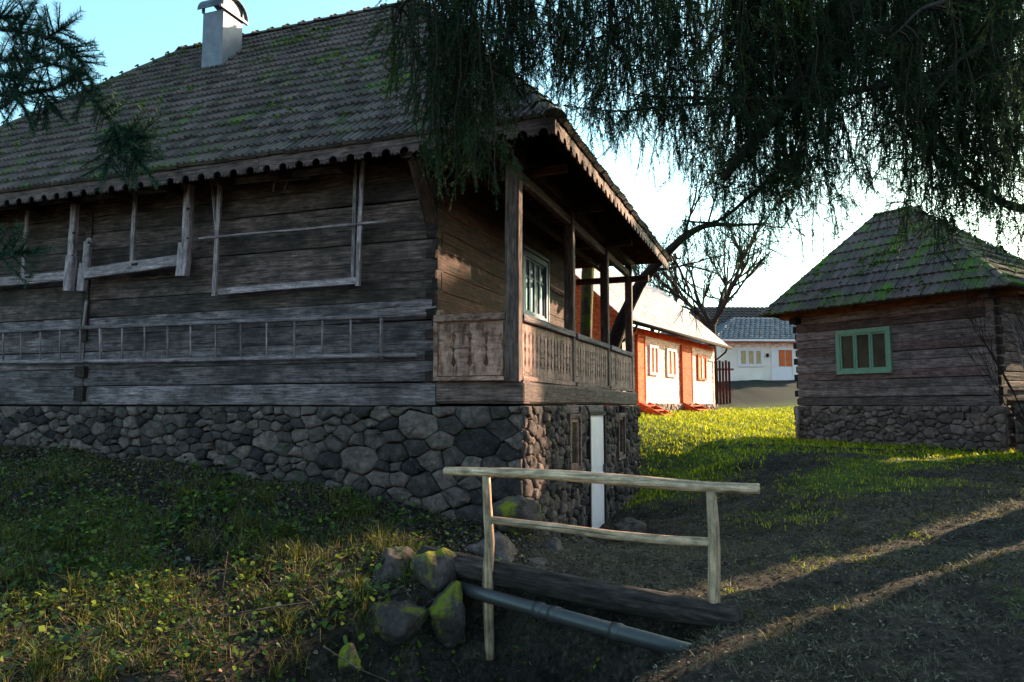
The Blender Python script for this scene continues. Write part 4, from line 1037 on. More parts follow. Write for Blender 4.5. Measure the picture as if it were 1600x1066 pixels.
BOUL = [('angular rock, half yellow and half grey green, topmost left of the ditch pile', 619, 888, 6.75, (.27,.22,.19), M_stone_dry, 1),
 ('tall rock with bright yellow moss standing beside the log end', 684, 893, 6.55, (.19,.24,.26), M_stone_moss, 2),
 ('broad rock faced with dark olive moss, lowest of the pile left of the ditch', 615, 968, 6.1, (.28,.22,.2), M_stone_moss, 3),
 ('sharp-edged mossy rock between the pile and the left railing post', 700, 955, 6.25, (.2,.2,.24), M_stone_moss, 4),
 ('small round moss-tipped stone among the weeds near the bottom edge', 546, 1030, 5.4, (.085,.08,.11), M_stone_moss, 5),
 ('large grey boulder at the foot of the house corner', 770, 865, 7.5, (.3,.28,.24), M_stone_dry, 6),
 ('boulder with a bright green moss cap against the house corner', 805, 800, 8.2, (.27,.2,.2), M_stone_moss, 7),
 ('flat pale stone set in the path behind the middle of the railing', 905, 896, 7.2, (.24,.2,.06), M_stone_dry, 8),
 ('pointed flat stone in the path next to the left post', 835, 885, 7.3, (.2,.2,.09), M_stone_dry, 9),
 ('small dark stone lying on the slope right of the cellar door', 985, 822, 10.5, (.22,.18,.14), M_stone_dry, 10),
 ('upright stone slab at the corner of the cellar steps', 865, 862, 8.0, (.12,.16,.22), M_stone_dry, 12),
 ('pale plank-like stone at the cellar threshold', 912, 850, 9.2, (.13,.2,.09), M_stone_dry, 13)]
for i, (lb, px, py, Y, sz, mt, sd_) in enumerate(BOUL): boulder('boulder', lb, px, py, Y, sz, mt, sd_ * 7, sd_)
# stones lining the ditch wall under the log
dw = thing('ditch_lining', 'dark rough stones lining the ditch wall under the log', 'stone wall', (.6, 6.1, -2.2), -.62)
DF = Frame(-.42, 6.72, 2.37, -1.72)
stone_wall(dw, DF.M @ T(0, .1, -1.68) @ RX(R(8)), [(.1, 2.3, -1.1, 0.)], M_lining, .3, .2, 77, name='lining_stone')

# =================================================================== TREES
def strand(L, seed, needle=.03, step=.019, per=3, lat=True, wid=.0095):
    """hanging twig with needles; origin at top, pointing -z. returns verts, tris"""
    rnd = np.random.RandomState(seed); V_ = []; F_ = []
    def add(tri): b = len(V_); V_.extend(tri); F_.append((b, b+1, b+2))
    def run(p0, d, L_, st):
        d = d / np.linalg.norm(d); n_ = int(L_ / st); x = np.cross(d, (0.3, .2, .9)); x /= np.linalg.norm(x); y = np.cross(d, x)
        t = .003; e = p0 + d * L_
        add([p0 + x*t, p0 - x*t, e]); add([p0 + y*t, p0 - y*t, e])
        for i in range(n_):
            p = p0 + d * (i * st)
            for k in range(per):
                a = rnd.rand() * 6.283; r_ = x*math.cos(a) + y*math.sin(a); nd = d*.65 + r_*.85; nd /= np.linalg.norm(nd)
                s_ = np.cross(nd, rnd.randn(3)); s_ /= np.linalg.norm(s_); l_ = needle * rnd.uniform(.7, 1.2)
                add([p + s_*wid*.5, p - s_*wid*.5, p + nd*l_])
    d0 = np.array((rnd.uniform(-.12, .12), rnd.uniform(-.12, .12), -1.)); run(np.zeros(3), d0, L, step)
    if lat:
        for i in range(int(L / .16)):
            a = rnd.rand() * 6.283; z_ = -L * rnd.uniform(0, .75)
            run(np.array((0, 0, z_)) + d0 * 0, np.array((math.cos(a)*.55, math.sin(a)*.55, -1.)), rnd.uniform(.05, .13), step * 1.25)
    return np.array(V_), np.array(F_)
PROT = [strand(L, i) for i, L in enumerate((.22, .3, .38, .48, .3, .4))]
def crown_from(items, protos):
    """items: list of (pos, azimuth, tilt, scale, proto)"""
    Vs = []; Fs = []; b = 0
    arr = np.array([(p[0], p[1], p[2], az, ti, sc, k) for p, az, ti, sc, k in items])
    for k, (pv, pf) in enumerate(protos):
        s = arr[arr[:, 6] == k]
        if not len(s): continue
        az, ti, sc = s[:, 3], s[:, 4], s[:, 5]; ca, sa, ct, st_ = np.cos(az), np.sin(az), np.cos(ti), np.sin(ti); n_ = len(s)
        Ry = np.zeros((n_, 3, 3)); Ry[:,0,0] = ct; Ry[:,0,2] = -st_; Ry[:,1,1] = 1; Ry[:,2,0] = st_; Ry[:,2,2] = ct
        Rz = np.zeros((n_, 3, 3)); Rz[:,0,0] = ca; Rz[:,0,1] = -sa; Rz[:,1,0] = sa; Rz[:,1,1] = ca; Rz[:,2,2] = 1
        M_ = np.einsum('nij,njk->nik', Rz, Ry)
        q = np.einsum('nij,vj->nvi', M_, pv) * sc[:, None, None] + s[:, None, :3]
        Vs.append(q.reshape(-1, 3)); Fs.append((pf[None] + (np.arange(n_) * len(pv))[:, None, None] + b).reshape(-1, 3)); b += n_ * len(pv)
    return np.concatenate(Vs), np.concatenate(Fs)
TRK = Vector((6.55, 8.4, 0))
spr = thing('spruce_tree', 'huge weeping spruce whose dark hanging branches fill the top right', 'tree', (TRK.x, TRK.y, g1(TRK.x, TRK.y)))
mb = MB(); mb.tube([(TRK.x + .05*math.sin(z), TRK.y, z) for z in np.linspace(-1.3, 15, 14)], list(np.linspace(.36, .1, 14)), 14, wob=.05); link('trunk', mb.mesh('trunk', True), ID, spr, mat=M_twig)
# envelope: lowest picture row the curtain reaches for a column
ENV = np.array([(590,60),(615,130),(640,200),(680,270),(730,285),(770,285),(790,150),(850,140),(900,170),(935,240),(960,255),(985,160),(1030,250),(1050,290),(1100,330),(1150,330),(1175,430),(1215,450),(1260,430),(1285,290),(1330,310),(1380,370),(1430,410),(1500,400),(1560,410),(1620,420),(1800,420)], float)
def project(p):
    yc = p.y * CP + p.z * SP; zc = -p.y * SP + p.z * CP
    return 800 + FPX * p.x / yc, 533 - FPX * zc / yc
rs = random.Random(5)
LIMBS = [((3.9, 7.0, 2.9), 4.5), ((4.9, 7.5, 2.8), 4.3), ((-1.2, 6.35, 3.55), 6.0), ((-1.0, 6.1, 3.7), 6.1), # tip position, droop  (from trunk)
 ((-.95, 6.35, 3.95), 6.2), ((-.2, 7.0, 4.2), 6.6), ((.6, 6.4, 4.2), 6.8), ((.2, 7.7, 4.6), 7.2), ((1.2, 7.2, 4.4), 6.4), ((1.5, 8.2, 4.7), 7.4),
 ((-.75, 6.6, 4.0), 6.0), ((-.5, 6.1, 3.8), 6.3), ((-.3, 6.6, 3.9), 6.5), ((.9, 11.6, 5.6), 7.6), ((2.2, 12.2, 5.2), 7.0), ((3.4, 12.6, 4.8), 6.4), ((2.2, 6.6, 4.0), 6.0), ((2.4, 7.7, 3.6), 5.6), ((2.9, 7.0, 3.2), 5.2), ((3.3, 9.0, 4.4), 6.2), ((3.5, 6.6, 3.4), 5.0), ((4.2, 7.6, 3.2), 4.6),
 ((4.6, 9.4, 4.0), 5.6), ((5.4, 6.8, 3.2), 4.4), ((7.4, 6.4, 3.4), 4.5), ((8.8, 9, 3.6), 5.2), ((7.2, 11, 4.4), 5.8), ((5.5, 10.6, 4.6), 6.2), ((4.4, 6.0, 4.4), 5.6)]
items = []; bmb = MB(); tw = MB()
for li, (tip, h0) in enumerate(LIMBS):
    tip = Vector(tip); base = Vector((TRK.x, TRK.y, h0)); mid = base.lerp(tip, .5) + Vector((0, 0, .55)); n_ = 26
    pts = []
    for i in range(n_ + 1):
        t = i / n_; p = base * (1-t)**2 + mid * 2*t*(1-t) + tip * t*t
        p += Vector((noise.noise(Vector((t*4, li, 0))), noise.noise(Vector((t*4, li, 9))), noise.noise(Vector((t*4, li, 4))))) * .14 * min(1, 3*t); pts.append(p)
    bmb.tube(pts, [max(.008, .075 * (1 - i/n_) ** .8) for i in range(n_+1)], 6)
    L = (tip - base).length; m_ = int(L / (.075 if tip.x < 0 else .15))
    for k in range(m_):
        t = .1 + .9 * (k + rs.random()) / m_; f = t * n_; i = min(n_-1, int(f)); p = pts[i].lerp(pts[i+1], f - i)
        a = rs.random() * 6.283; rr = rs.uniform(.05, .5) * (1 - .35*t); q = p + Vector((math.cos(a)*rr, math.sin(a)*rr, -rs.uniform(.0, .25)))
        px, py = project(q) if q.y > 1 else (2000, 0)
        eb = float(np.interp(px, ENV[:, 0], ENV[:, 1])) if 580 < px < 1800 else 250
        if px < 590: continue
        if px > 800 and noise.noise(Vector((px / 55, q.y * .9, li * .35))) < .0: continue
        low = eb * (1 - .4 * rs.random() ** 1.5) + rs.uniform(-15, 10)
        zl = P(px, low, q.y).z; Ls = q.z - zl
        if Ls < .15: Ls = rs.uniform(.1, .3) if py < eb - 10 else 0
        if Ls <= 0: continue
        Ls = min(Ls, rs.uniform(1.4, 4.3))
        bmb.tube([p, p.lerp(q, .5) + Vector((0, 0, .04)), q], [.017, .013, .009], 4)
        ns_ = max(2, int(Ls / .3)); sp = [q]; dx, dy = rs.uniform(-.1, .1), rs.uniform(-.1, .1)
        for s_ in range(ns_): sp.append(sp[-1] + Vector((dx * .3 + rs.uniform(-.07, .07), dy * .3 + rs.uniform(-.07, .07), -Ls / ns_)))
        tw.tube(sp, list(np.linspace(.009, .003, len(sp))), 3, cap=False)
        for s_ in sp[:-1]:
            if q.y < 1 or rs.random() < .35 or not (-60 < project(s_)[1]) or not 560 < project(s_)[0] < 1650: continue
            a = rs.random() * 6.283; e_ = Vector((math.cos(a), math.sin(a), 0)); l_ = rs.uniform(.18, .42)
            ap = [s_, s_ + e_*l_*.45 + Vector((0, 0, .02)), s_ + e_*l_*.85 + Vector((0, 0, -.05)), s_ + e_*l_ + Vector((0, 0, -.16))]; bmb.tube(ap, [.008, .006, .004, .002], 3, cap=False)
            for c_ in range(6):
                f = rs.random() * 2.99; i = int(f); w_ = ap[i].lerp(ap[i+1], f - i); items.append(((w_.x, w_.y, w_.z), a + rs.uniform(-.8, .8), rs.uniform(.0, .9), rs.uniform(.45, .85), rs.randrange(6)))
        dens = rs.choice((.06, .09, .14)); cnt = int(Ls / dens)
        for c_ in range(cnt):
            f = (c_ + rs.random()) / cnt * (len(sp) - 1); i = min(len(sp)-2, int(f)); pp_ = sp[i].lerp(sp[i+1], f - i)
            a_, b_ = project(pp_) if pp_.y > 1 else (0, -999)
            if (b_ < -30 or a_ > 1640 or a_ < 560) and rs.random() < .94: continue
            if 1290 < a_ < 1400 and b_ > 120 and rs.random() < .5: continue
            items.append(((pp_.x, pp_.y, pp_.z), rs.random()*6.283, (rs.uniform(.05, .4) if rs.random() < .6 else rs.uniform(.4, 1.25)), rs.uniform(.45, .95), rs.randrange(6)))
    for k in range(int(L * 9)):
        t = rs.random(); f = t * n_; i = min(n_-1, int(f)); p = pts[i].lerp(pts[i+1], f - i)
        if project(p)[1] < -40: continue
        items.append(((p.x, p.y, p.z), rs.random()*6.283, rs.uniform(.2, 1.2), rs.uniform(.6, 1.1), rs.randrange(6)))
# thick visible limb and other bare inner branches
for pts, r0_, r1_ in (([P(1640, -260, 8.2), P(1440, -120, 7.9), P(1335, 5, 7.6), P(1275, 100, 7.4), P(1205, 185, 7.2), P(1130, 280, 7.1)], .22, .035),
        ([P(1660, -60, 8.1), P(1500, -60, 8), P(1380, 60, 8), P(1440, 190, 8), P(1530, 280, 8.2)], .06, .02),
        ([P(1650, 330, 8.2), P(1580, 325, 8.1), P(1520, 290, 8), P(1450, 235, 7.9), P(1380, 170, 7.9)], .06, .01),
        ([P(1650, 140, 8.2), P(1500, 110, 7.6), P(1300, 150, 7.2), P(1130, 155, 7.0), P(1000, 150, 7)], .05, .01),
        ([P(1120, 160, 7.5), P(1060, 165, 7.6), P(980, 175, 7.7), P(880, 165, 7.8)], .02, .006),
        ([P(1260, 235, 7.5), P(1190, 290, 7.5), P(1120, 350, 7.5), P(1070, 345, 7.5)], .03, .008)):
    Q = []
    for i in range(len(pts)-1):
        for k in range(6): Q.append(pts[i].lerp(pts[i+1], k/6) + Vector((0, 0, .03*noise.noise(Vector((i+k/6., r0_*99, 0))))))
    Q.append(pts[-1])
    for _ in range(3): Q = [Q[0]] + [(Q[i-1]+Q[i]*2+Q[i+1])/4 for i in range(1, len(Q)-1)] + [Q[-1]]
    bmb.tube(Q, list(np.linspace(r0_, r1_, len(Q))), 8, wob=.08)
    for k in range(int(len(Q) * 2.0)):
        p = rs.choice(Q); q = p + Vector((rs.uniform(-.3, .3), rs.uniform(-.3, .3), rs.uniform(-.35, .12))); tw.tube([p, p.lerp(q, .5) + Vector((0,0,.03)), q], [.006, .004, .002], 3, cap=False)
        for c_ in range(4): s_ = p.lerp(q, rs.random()); items.append(((s_.x, s_.y, s_.z), rs.random()*6.283, rs.uniform(.1, .9), rs.uniform(.5, .95), rs.randrange(6)))
link('branch', bmb.mesh('branch', True), ID, spr, kind='stuff', mat=M_twig)
link('twig', tw.mesh('twig'), ID, spr, kind='stuff', mat=M_twig)
cv, cf = crown_from(items, PROT); print('spruce strands', len(items), 'tris', len(cf))
link('crown', tri_mesh('crown', cv, cf), ID, spr, kind='stuff', mat=M_spruce)

# fir branch top left
FIRP = [strand(L, 50 + i, needle=.036, step=.006, per=4, lat=False, wid=.0036) for i, L in enumerate((.12, .16, .2))]
fir = thing('fir_tree', 'fir tree just outside the left edge reaching needled twigs into the top left', 'tree', (-4.3, 3.4, g1(-4.3, 3.4)))
mb = MB(); mb.tube([(-4.3, 3.4, z) for z in np.linspace(-1.9, 8, 9)], list(np.linspace(.2, .06, 9)), 10, wob=.05); link('trunk', mb.mesh('t', True), ID, fir, mat=M_twig)
fi_items = []; fmb = MB()
def fpath(pp, r0=.008):
    pts = [P(a, b, c) for a, b, c in pp]; Q = []
    for i in range(len(pts)-1):
        for k in range(5): Q.append(pts[i].lerp(pts[i+1], k/5))
    Q.append(pts[-1]); fmb.tube(Q, list(np.linspace(r0, .002, len(Q))), 5); return Q
def fneedle(Q, sub=True, n=3):
    for i in range(len(Q)-1):
        d = (Q[i+1] - Q[i]); L = d.length; k = max(1, int(L / .1))
        az = math.atan2(d.y, d.x); ti = math.acos(max(-1, min(1, -d.z / L)))
        for j in range(k): p = Q[i].lerp(Q[i+1], j/k); fi_items.append((tuple(p), az + math.pi*0, -0.0 + ti, .8, rs.randrange(3)))
FIRB = [[(-60,40,3.2),(30,50,3.1),(90,62,3.0),(125,95,3.0),(150,140,3.0)], [(-60,150,3.2),(20,150,3.1),(80,140,3.1),(130,120,3.0)], [(-50,190,3.3),(10,165,3.2),(45,110,3.1),(60,60,3.1)],
 [(118,118,3.0),(150,160,2.95),(175,190,2.9),(182,215,2.9),(165,262,2.9)], [(178,200,2.9),(200,225,2.9),(218,252,2.9)], [(182,212,2.9),(222,216,2.9)], [(-60,395,3.0),(0,398,2.9),(40,396,2.9)],
 [(-50,90,3.3),(10,95,3.2),(60,95,3.2),(118,112,3.1)], [(-40,120,3.0),(20,120,3.0),(40,175,3.0)], [(60,140,3.1),(80,165,3.1)], [(70,62,3.0),(105,40,3.0)], [(20,60,3.1),(48,22,3.1)], [(-30,30,3.1),(15,28,3.1)]]
for b_ in FIRB:
    Q = fpath(b_); fneedle(Q)
    for i in range(1, len(Q)-1):
        d = (Q[i+1]-Q[i]); L = d.length; d.normalize()
        for sg in (-1, 1):
            if rs.random() < .25: continue
            sd2 = (d.cross(Vector((0, 1, .2))).normalized()*sg + d*.8 + Vector((rs.uniform(-.3,.3), rs.uniform(-.3,.3), -.15))).normalized(); ln = rs.uniform(.06, .17); e_ = Q[i] + sd2*ln
            fmb.tube([Q[i], e_], [.0035, .0015], 4); fi_items.append((tuple(Q[i]), math.atan2(sd2.y, sd2.x), math.acos(max(-1, min(1, -sd2.z))), ln/.16, 1))
    for q in Q[::2]:
        if rs.random() < .75: a = rs.random()*6.283; fi_items.append((tuple(q), a, rs.uniform(.5, 2.0), rs.uniform(.5, 1), rs.randrange(3)))
for y0_ in (40, 150, 190, 395, 90): a = P(-60, y0_, 3.2); fmb.tube([Vector((-4.3, 3.4, a.z + .5)), a], [.03, .01], 6)
link('branch', fmb.mesh('b', True), ID, fir, kind='stuff', mat=M_twig)
cv, cf = crown_from(fi_items, FIRP); link('crown', tri_mesh('crown', cv, cf), ID, fir, kind='stuff', mat=M_fir)

# bare trees
def grow(mb, p, d, r, L, depth, rnd, spread=.5, up=.15, minr=.004, n=5):
    k = 5; pts = [p]; q = p
    for i in range(k):
        d = (d + Vector((rnd.gauss(0,.1), rnd.gauss(0,.1), rnd.gauss(0,.07) + up*.15))).normalized(); q = q + d * L / k; pts.append(q)
    mb.tube(pts, [r * (1 - .4*i/k) for i in range(k+1)], max(3, min(8, int(r*100)+3)), cap=False)
    if depth == 0: return
    for i in range(rnd.choice((2, 3, 3))):
        t = rnd.uniform(.4, 1); j = min(k-1, int(t*k)); b = pts[j].lerp(pts[j+1], t*k-j) if j < k else pts[-1]
        a = rnd.random()*6.283; ax = d.orthogonal().normalized(); ax2 = d.cross(ax); nd = (d + (ax*math.cos(a) + ax2*math.sin(a))*rnd.uniform(spread*.6, spread*1.4) + Vector((0,0,up))).normalized()
        grow(mb, b, nd, max(minr, r * rnd.uniform(.5, .68)), L * rnd.uniform(.6, .82), depth - 1, rnd, spread, up, minr)
    grow(mb, pts[-1], d, max(minr, r * .6), L * .75, depth - 1, rnd, spread, up, minr)
def bare_tree(label, x, y, r, L, depth, seed, z=None, d0=(0,0,1), spread=.55, up=.12, th=2.5, minr=.012, lean=None):
    zb = g1(x, y) if z is None else z; t = thing('bare_tree', label, 'tree', (x, y, zb), 0, 'bare trees behind the cottage'); rnd = random.Random(seed)
    top = Vector((x, y, zb)) + Vector(d0) * th; mb = MB(); mb.tube([(x, y, zb-.3), Vector((x, y, zb)).lerp(top, .5), top], [r*1.3, r*1.05, r], 10, wob=.05); link('trunk', mb.mesh('t', True), ID, t, mat=M_twig)
    mb = MB()
    for k in range(4):
        a = k*1.57 + rnd.random(); grow(mb, top - Vector((0,0,rnd.uniform(0,.5))), Vector((math.cos(a)*spread, math.sin(a)*spread, 1)).normalized(), r*.6, L, depth, rnd, spread, up, minr)
    link('branch', mb.mesh('b', True), ID, t, kind='stuff', mat=M_twig); return t
p = P(1112, 500, 36); bare_tree('bare branching tree standing behind the right end of the cottage', p.x, p.y, .2, 2.3, 4, 3, th=3.6, spread=.62, up=.16, z=.4, minr=.014)
p = P(1020, 470, 48); bare_tree('faint bare tree farther back above the cottage ridge', p.x, p.y, .13, 2.4, 4, 8, th=3.5, spread=.4, up=.25, z=1., minr=.012)
# leaning dark tree behind the porch
lt = thing('leaning_tree', 'dark leaning bare tree curving up past the far porch corner', 'tree', tuple(P(940, 640, 17.2)))
Q = [P(925, 660, 17.2), P(950, 560, 17.2), P(972, 500, 17), P(998, 445, 16.8), P(1035, 402, 16.5), P(1070, 368, 16.2), P(1105, 350, 16), P(1150, 352, 15.8), P(1195, 350, 15.6)]
Q2 = []
for i in range(len(Q)-1):
    for k in range(4): Q2.append(Q[i].lerp(Q[i+1], k/4))
Q2.append(Q[-1])
for _ in range(2): Q2 = [Q2[0]] + [(Q2[i-1]+Q2[i]*2+Q2[i+1])/4 for i in range(1, len(Q2)-1)] + [Q2[-1]]
mb = MB(); mb.tube(Q2, [max(.03, .2*(1-i/len(Q2))**.9) for i in range(len(Q2))], 10, wob=.07); link('trunk', mb.mesh('t', True), ID, lt, mat=M_twig)
mb = MB(); rnd = random.Random(12)
for (i, d, r_, L) in ((17, (.5,0,-.5), .035, .8), (20, (.2,.1,1), .03, 1.0), (24, (.3,-.1,1), .025, .9), (28, (.6,.2,-.3), .02, .8), (31, (1,0,-.2), .015, .8), (14, (.9,.1,.1), .04, .9)):
    grow(mb, Q2[i], Vector(d).normalized(), r_, L, 3, rnd, .6, .0, .004)
link('branch', mb.mesh('b', True), ID, lt, kind='stuff', mat=M_twig)
# moss covered trunk seen through the porch
mt = thing('mossy_trunk', 'thick tree trunk coated in yellow moss seen between the porch posts', 'tree', tuple(P(914, 690, 17.5)))
mb = MB(); mb.tube([P(914, 690, 17.5), P(915, 560, 17.5), P(916, 500, 17.5), P(918, 430, 17.4), P(922, 380, 17.2), P(925, 330, 17)], [.22,.16,.15,.15,.13,.12], 14, wob=.1); link('trunk', mb.mesh('t', True), ID, mt, mat=M_mossbark)
# thin twigs by the small house eave
tg = thing('bare_shrub', 'leafless shrub twigs crossing the right corner of the small log house', 'shrub', tuple(RF.w(4.9, -1.6, -.95)))
mb = MB(); rnd = random.Random(4)
for k in range(4): grow(mb, RF.w(5.6 + .1*k, -1.5, -.9), Vector((rnd.uniform(-.2,.1), -.05, 1)).normalized(), .018, 1.3, 3, rnd, .4, .1, .003)
link('branch', mb.mesh('b', True), ID, tg, kind='stuff', mat=M_twig)

# =================================================================== GROUND COVER
def scatter(n, fn, xr, yr, seed):
    r_ = np.random.RandomState(seed); x = r_.uniform(*xr, n); y = r_.uniform(*yr, n); k = r_.rand(n) < fn(x, y); x, y = x[k], y[k]
    # inside main house footprint?
    dx, dy = x - HF.o[0], y - HF.o[1]; lx = dx*HF.c + dy*HF.s; ly = -dx*HF.s + dy*HF.c; ins = (lx < .1) & (ly > -.02) & (ly < 7.2) & (lx > -12)
    dx, dy = x - RF.o[0], y - RF.o[1]; lx2 = dx*RF.c + dy*RF.s; ly2 = -dx*RF.s + dy*RF.c; ins |= (lx2 > -.1) & (lx2 < 4.7) & (ly2 > -.03) & (ly2 < 5)
    x, y = x[~ins], y[~ins]; return x, y, gz(x, y)
def blades(name, x, y, z, per, hmin, hmax, wid, mat, seed, lean=.5, spread=.04):
    r_ = np.random.RandomState(seed); n_ = len(x) * per; X = np.repeat(x, per) + r_.randn(n_)*spread; Y = np.repeat(y, per) + r_.randn(n_)*spread; Z = np.repeat(z, per) - .01
    a = r_.rand(n_)*6.283; h = r_.uniform(hmin, hmax, n_); le = r_.rand(n_)*lean; b = r_.rand(n_)*6.283
    dx, dy = np.cos(b)*le*h, np.sin(b)*le*h; wx_, wy_ = np.cos(a)*wid/2, np.sin(a)*wid/2
    v0 = np.stack([X-wx_, Y-wy_, Z], -1); v1 = np.stack([X+wx_, Y+wy_, Z], -1); v2 = np.stack([X+dx*.35+wx_*.8, Y+dy*.35+wy_*.8, Z+h*.6], -1); v3 = np.stack([X+dx*.35-wx_*.8, Y+dy*.35-wy_*.8, Z+h*.6], -1); v4 = np.stack([X+dx, Y+dy, Z+h*.95], -1)
    V_ = np.stack([v0, v1, v2, v3, v4], 1).reshape(-1, 3); i = np.arange(n_)*5
    F_ = np.concatenate([np.stack([i, i+1, i+2], -1), np.stack([i, i+2, i+3], -1), np.stack([i+3, i+2, i+4], -1)])
    o = link(name, tri_mesh(name, V_, F_), kind='stuff', mat=mat); return o
def flakes(name, x, y, z, smin, smax, mat, seed, asp=.6, up=.02, tilt=.5, fold=.3, zr=.0):
    r_ = np.random.RandomState(seed); n_ = len(x); s = r_.uniform(smin, smax, n_); a = r_.rand(n_)*6.283
    u = np.stack([np.cos(a), np.sin(a), r_.randn(n_)*tilt*.6], -1); v = np.stack([-np.sin(a), np.cos(a), r_.randn(n_)*tilt*.6], -1)
    u /= np.linalg.norm(u, axis=1)[:, None]; v /= np.linalg.norm(v, axis=1)[:, None]
    c = np.stack([x, y, z + up + r_.rand(n_)*zr], -1); s_ = s[:, None]; w3 = np.array((0, 0, 1.))
    p = [c - u*s_, c - u*s_*.15 + v*s_*asp + w3*s_*fold, c + u*s_*.65 + v*s_*asp*.55 + w3*s_*fold*.7, c + u*s_, c + u*s_*.65 - v*s_*asp*.55 + w3*s_*fold*.7, c - u*s_*.15 - v*s_*asp + w3*s_*fold]
    V_ = np.stack(p, 1).reshape(-1, 3); i = np.arange(n_)*6
    F_ = np.concatenate([np.stack([i, i+3, i+1], -1), np.stack([i+1, i+3, i+2], -1), np.stack([i, i+5, i+3], -1), np.stack([i+5, i+4, i+3], -1)])
    return link(name, tri_mesh(name, V_, F_), kind='stuff', mat=mat)
M_grass = leaf_mat('grass_blades', [(.014,.022,.004), (.045,.055,.009), (.1,.088,.014), (.2,.14,.045)], .4)
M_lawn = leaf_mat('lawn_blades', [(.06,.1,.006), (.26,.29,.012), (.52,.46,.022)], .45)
M_hay = leaf_mat('dry_grass', [(.05,.04,.025), (.1,.08,.045), (.18,.145,.09)], .2)
M_litter = leaf_mat('dead_leaves', [(.014,.009,.006), (.045,.029,.02), (.09,.058,.038), (.2,.135,.095)], .1, .8)
M_litter2 = leaf_mat('path_litter', [(.018,.013,.01), (.04,.03,.022), (.08,.06,.042), (.24,.18,.12)], .1, .8)
M_ivy = leaf_mat('weed_leaves', [(.008,.024,.007), (.025,.055,.011), (.065,.1,.012), (.16,.18,.022)], .35, .45)
M_pebble = leaf_mat('pebbles', [(.05,.046,.04), (.12,.11,.1)], 0)
M_yel = leaf_mat('yellow_leaf', [(.12,.2,.015), (.25,.28,.03)], .5)
bank = lambda x, y: sst(-.2, 1.2, -x - .35 + .5*wave(x, y, 1.1, .3)) * (.35 + .65*sst(-.3, .8, wave(x, y, 2.1, 2.)))
x, y, z = scatter(13000, lambda x, y: bank(x, y) * (1 - .75*sst(6.2, 8.5, y)) * (1-.9*ditch(x, y)), (-5.6, .1), (3.6, 9.5), 1); blades('grass', x, y, z, 3, .03, .15, .006, M_grass, 2, 1.0, .03)
x, y, z = scatter(11000, lambda x, y: bank(x, y) * .5, (-10, -.8), (7, 12), 3); blades('grass', x, y, z, 3, .03, .11, .008, M_grass, 4, 1.0, .03)
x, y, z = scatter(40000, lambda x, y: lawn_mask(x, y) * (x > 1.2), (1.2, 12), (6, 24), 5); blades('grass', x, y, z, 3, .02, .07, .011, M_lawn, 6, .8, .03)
x, y, z = scatter(52000, lambda x, y: (.12 + .7*sst(0, 1., wave(x, y, 1.6, 5.))) * (1-ditch(x, y)), (-.6, 7), (3.6, 10), 7); blades('dry_grass', x, y, z, 2, .015, .06, .004, M_hay, 8, 2.8, .02)
x, y, z = scatter(60000, lambda x, y: (x > -.6) * (1-.8*lawn_mask(x, y)), (-.8, 9), (3.5, 14), 9); flakes('leaf_litter', x, y, z, .006, .024, M_litter2, 10, .35, .008, .7)
x, y, z = scatter(50000, lambda x, y: (x < .2) * (1-.6*ditch(x, y)), (-9, .2), (3.5, 12), 11); flakes('leaf_litter', x, y, z, .008, .034, M_litter, 12, .6, .012, .9)
x, y, z = scatter(26000, lambda x, y: bank(x, y) * (1 - .85*sst(5.2, 7.2, y)), (-5.4, .2), (3.5, 8.5), 13); flakes('weed_leaves', x, y, z, .012, .03, M_ivy, 14, .7, .02, .8, .2, .09)
x, y, z = scatter(5000, lambda x, y: sst(-.2, .8, wave(x, y, 1.5, .8)) * .8, (-9.5, -1), (6, 11.5), 15); flakes('weed_leaves', x, y, z, .02, .042, M_ivy, 16, .7, .03, .8, .2, .07)
x, y, z = scatter(420, lambda x, y: .8 + 0*x, (-6.5, .2), (3.8, 9), 17); flakes('yellow_leaves', x, y, z, .018, .032, M_yel, 18, .75, .05, .7, .2, .05)
x, y, z = scatter(2600, lambda x, y: (x > -.8)*(x < 3.2) * np.exp(-((y - 6.45 + .62*(x-.55))/.3)**2), (-.6, 3), (5, 8), 19); blades('hay', x, y, z, 5, .01, .035, .005, M_hay, 20, 6, .03)
def clumps(n, per, fn, xr, yr, seed, sp):
    x, y, z = scatter(n, fn, xr, yr, seed); r_ = np.random.RandomState(seed + 1); k = np.repeat(r_.uniform(.3, 1.2, len(x)), per)
    X = np.repeat(x, per) + r_.randn(len(k))*sp*k; Y = np.repeat(y, per) + r_.randn(len(k))*sp*k; return X, Y, gz(X, Y)
bk = lambda x, y: sst(.1, 1.0, -x - .2) * (1-ditch(x, y)) * sst(-.6, .6, wave(x, y, 1.7, 3.3))
x, y, z = clumps(420, 34, bk, (-5.6, 0), (3.6, 8.8), 30, .045); blades('grass_tufts', x, y, z, 1, .07, .24, .007, M_grass, 31, 1.3, .004)
x, y, z = clumps(260, 16, bk, (-5.4, .1), (3.6, 8.6), 33, .08); flakes('weed_leaves', x, y, z, .016, .042, M_ivy, 34, .8, .02, .9, .15, .13)
x, y, z = clumps(150, 22, bk, (-5.4, .1), (3.6, 8.0), 36, .06); blades('dry_grass', x, y, z, 1, .06, .2, .005, M_hay, 37, 2.4, .004)
x, y, z = clumps(240, 30, lambda x, y: (.3+.7*sst(-.2, .7, wave(x, y, 1.2, 6.))), (1.5, 8), (4.5, 13), 39, .09); blades('grass_tufts', x, y, z, 1, .02, .07, .007, M_grass, 40, 1.5, .004)
x, y, z = scatter(42000, lambda x, y: lawn_mask(x, y) * (y > 13), (1.8, 12), (13, 31), 42); blades('lawn_grass', x, y, z, 1, .04, .11, .03, M_lawn, 43, .9, .02)
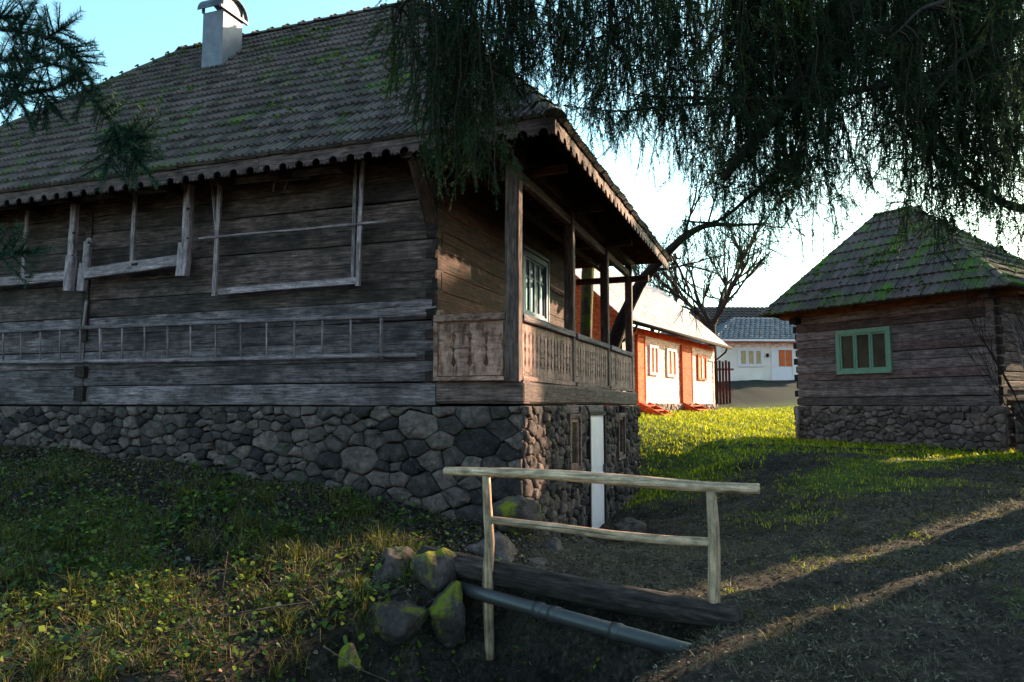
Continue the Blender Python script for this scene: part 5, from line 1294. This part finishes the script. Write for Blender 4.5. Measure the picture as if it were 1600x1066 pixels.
x, y, z = scatter(900, lambda x, y: (x > .8) + 0*x, (.8, 9), (4, 14), 44); flakes('gravel_bits', x, y, z, .008, .022, M_pebble, 45, .8, .002, .2, .5)
qband = lambda x, y: np.exp(-((-.53*x + .848*y - 4.15) / .45) ** 2)
x, y, z = clumps(700, 14, lambda x, y: qband(x, y) * (x > 1.5) * sst(-.7, .5, wave(x, y, 2.2, 1.)), (1.5, 8), (5, 11), 50, .07); blades('grass_tufts', x, y, z, 1, .015, .055, .006, M_lawn, 51, 2., .004)
x, y, z = clumps(500, 12, lambda x, y: sst(-.2, .8, wave(x, y, 1.3, 2.7)), (.8, 7), (3.6, 9), 53, .08); blades('dry_grass', x, y, z, 1, .03, .09, .004, M_hay, 54, 2.8, .004)
def roof_moss(parent, F, e0, e1, r0, r1, n, seed, thr, sz):
    e0, e1, r0, r1 = map(Vector, (e0, e1, r0, r1)); rr = random.Random(seed); X_ = []; k = 0
    while k < n:
        k += 1; t = rr.random(); a = e0.lerp(r0, t); b = e1.lerp(r1, t); p = F.M @ a.lerp(b, rr.random())
        if noise.noise(p * .9) + .5 * noise.noise(p * 3.1) < thr: continue
        for j in range(9): X_.append((p.x + rr.gauss(0, .045), p.y + rr.gauss(0, .045), p.z + rr.gauss(0, .02) + .045))
    A = np.array(X_); o = flakes('moss', A[:, 0], A[:, 1], A[:, 2], sz*.5, sz, M_moss, seed, .9, .0, 1.2, .4)
    o.parent = parent; o.matrix_basis = WM[parent.name].inverted()
M_moss = leaf_mat('roof_moss', [(.03,.06,.006), (.07,.12,.01), (.13,.17,.015)], .2, .9)
roof_moss(house, HF, E00, E10, R0, R1, 1500, 71, .28, .035)
roof_moss(sh, RF, (-.6, -.6, 2.3), (5.15, -.6, 2.3), (1.2, 1.75, 4.84), (2.1, 1.75, 4.84), 600, 72, .18, .04)
# ditch weeds
x, y, z = scatter(4200, lambda x, y: ditch(x, y) > .15, (-1, 2), (3, 7), 21); flakes('weed_leaves', x, y, z, .012, .028, M_ivy, 22, .7, .03, .8, .2, .06)
# sticks
STK = [('thin bent stick lying across the leaf litter left of the mossy rocks', [(330,965,5.7),(420,950,5.85),(500,938,6.0),(553,920,6.15)], .009),
       ('pale broken twig poking up among the sunlit weeds', [(290,968,5.5),(322,1000,5.3)], .006),
       ('thin twig slanting past the small moss-tipped stone', [(505,1010,5.4),(560,1045,5.2),(610,1066,5.1)], .006),
       ('slim forked weed stalk with yellow green leaves at its top', [(347,925,6.0),(352,890,6.0),(356,862,6.0)], .005)]
for lb, q, r_ in STK:
    mb = MB(); mb.tube([P(*a) for a in q], list(np.linspace(r_, r_*.5, len(q))), 6); tag(link('stick', mb.mesh('stick', True), ID, None, mat=M_post), lb, 'stick', 'sticks on the bank')
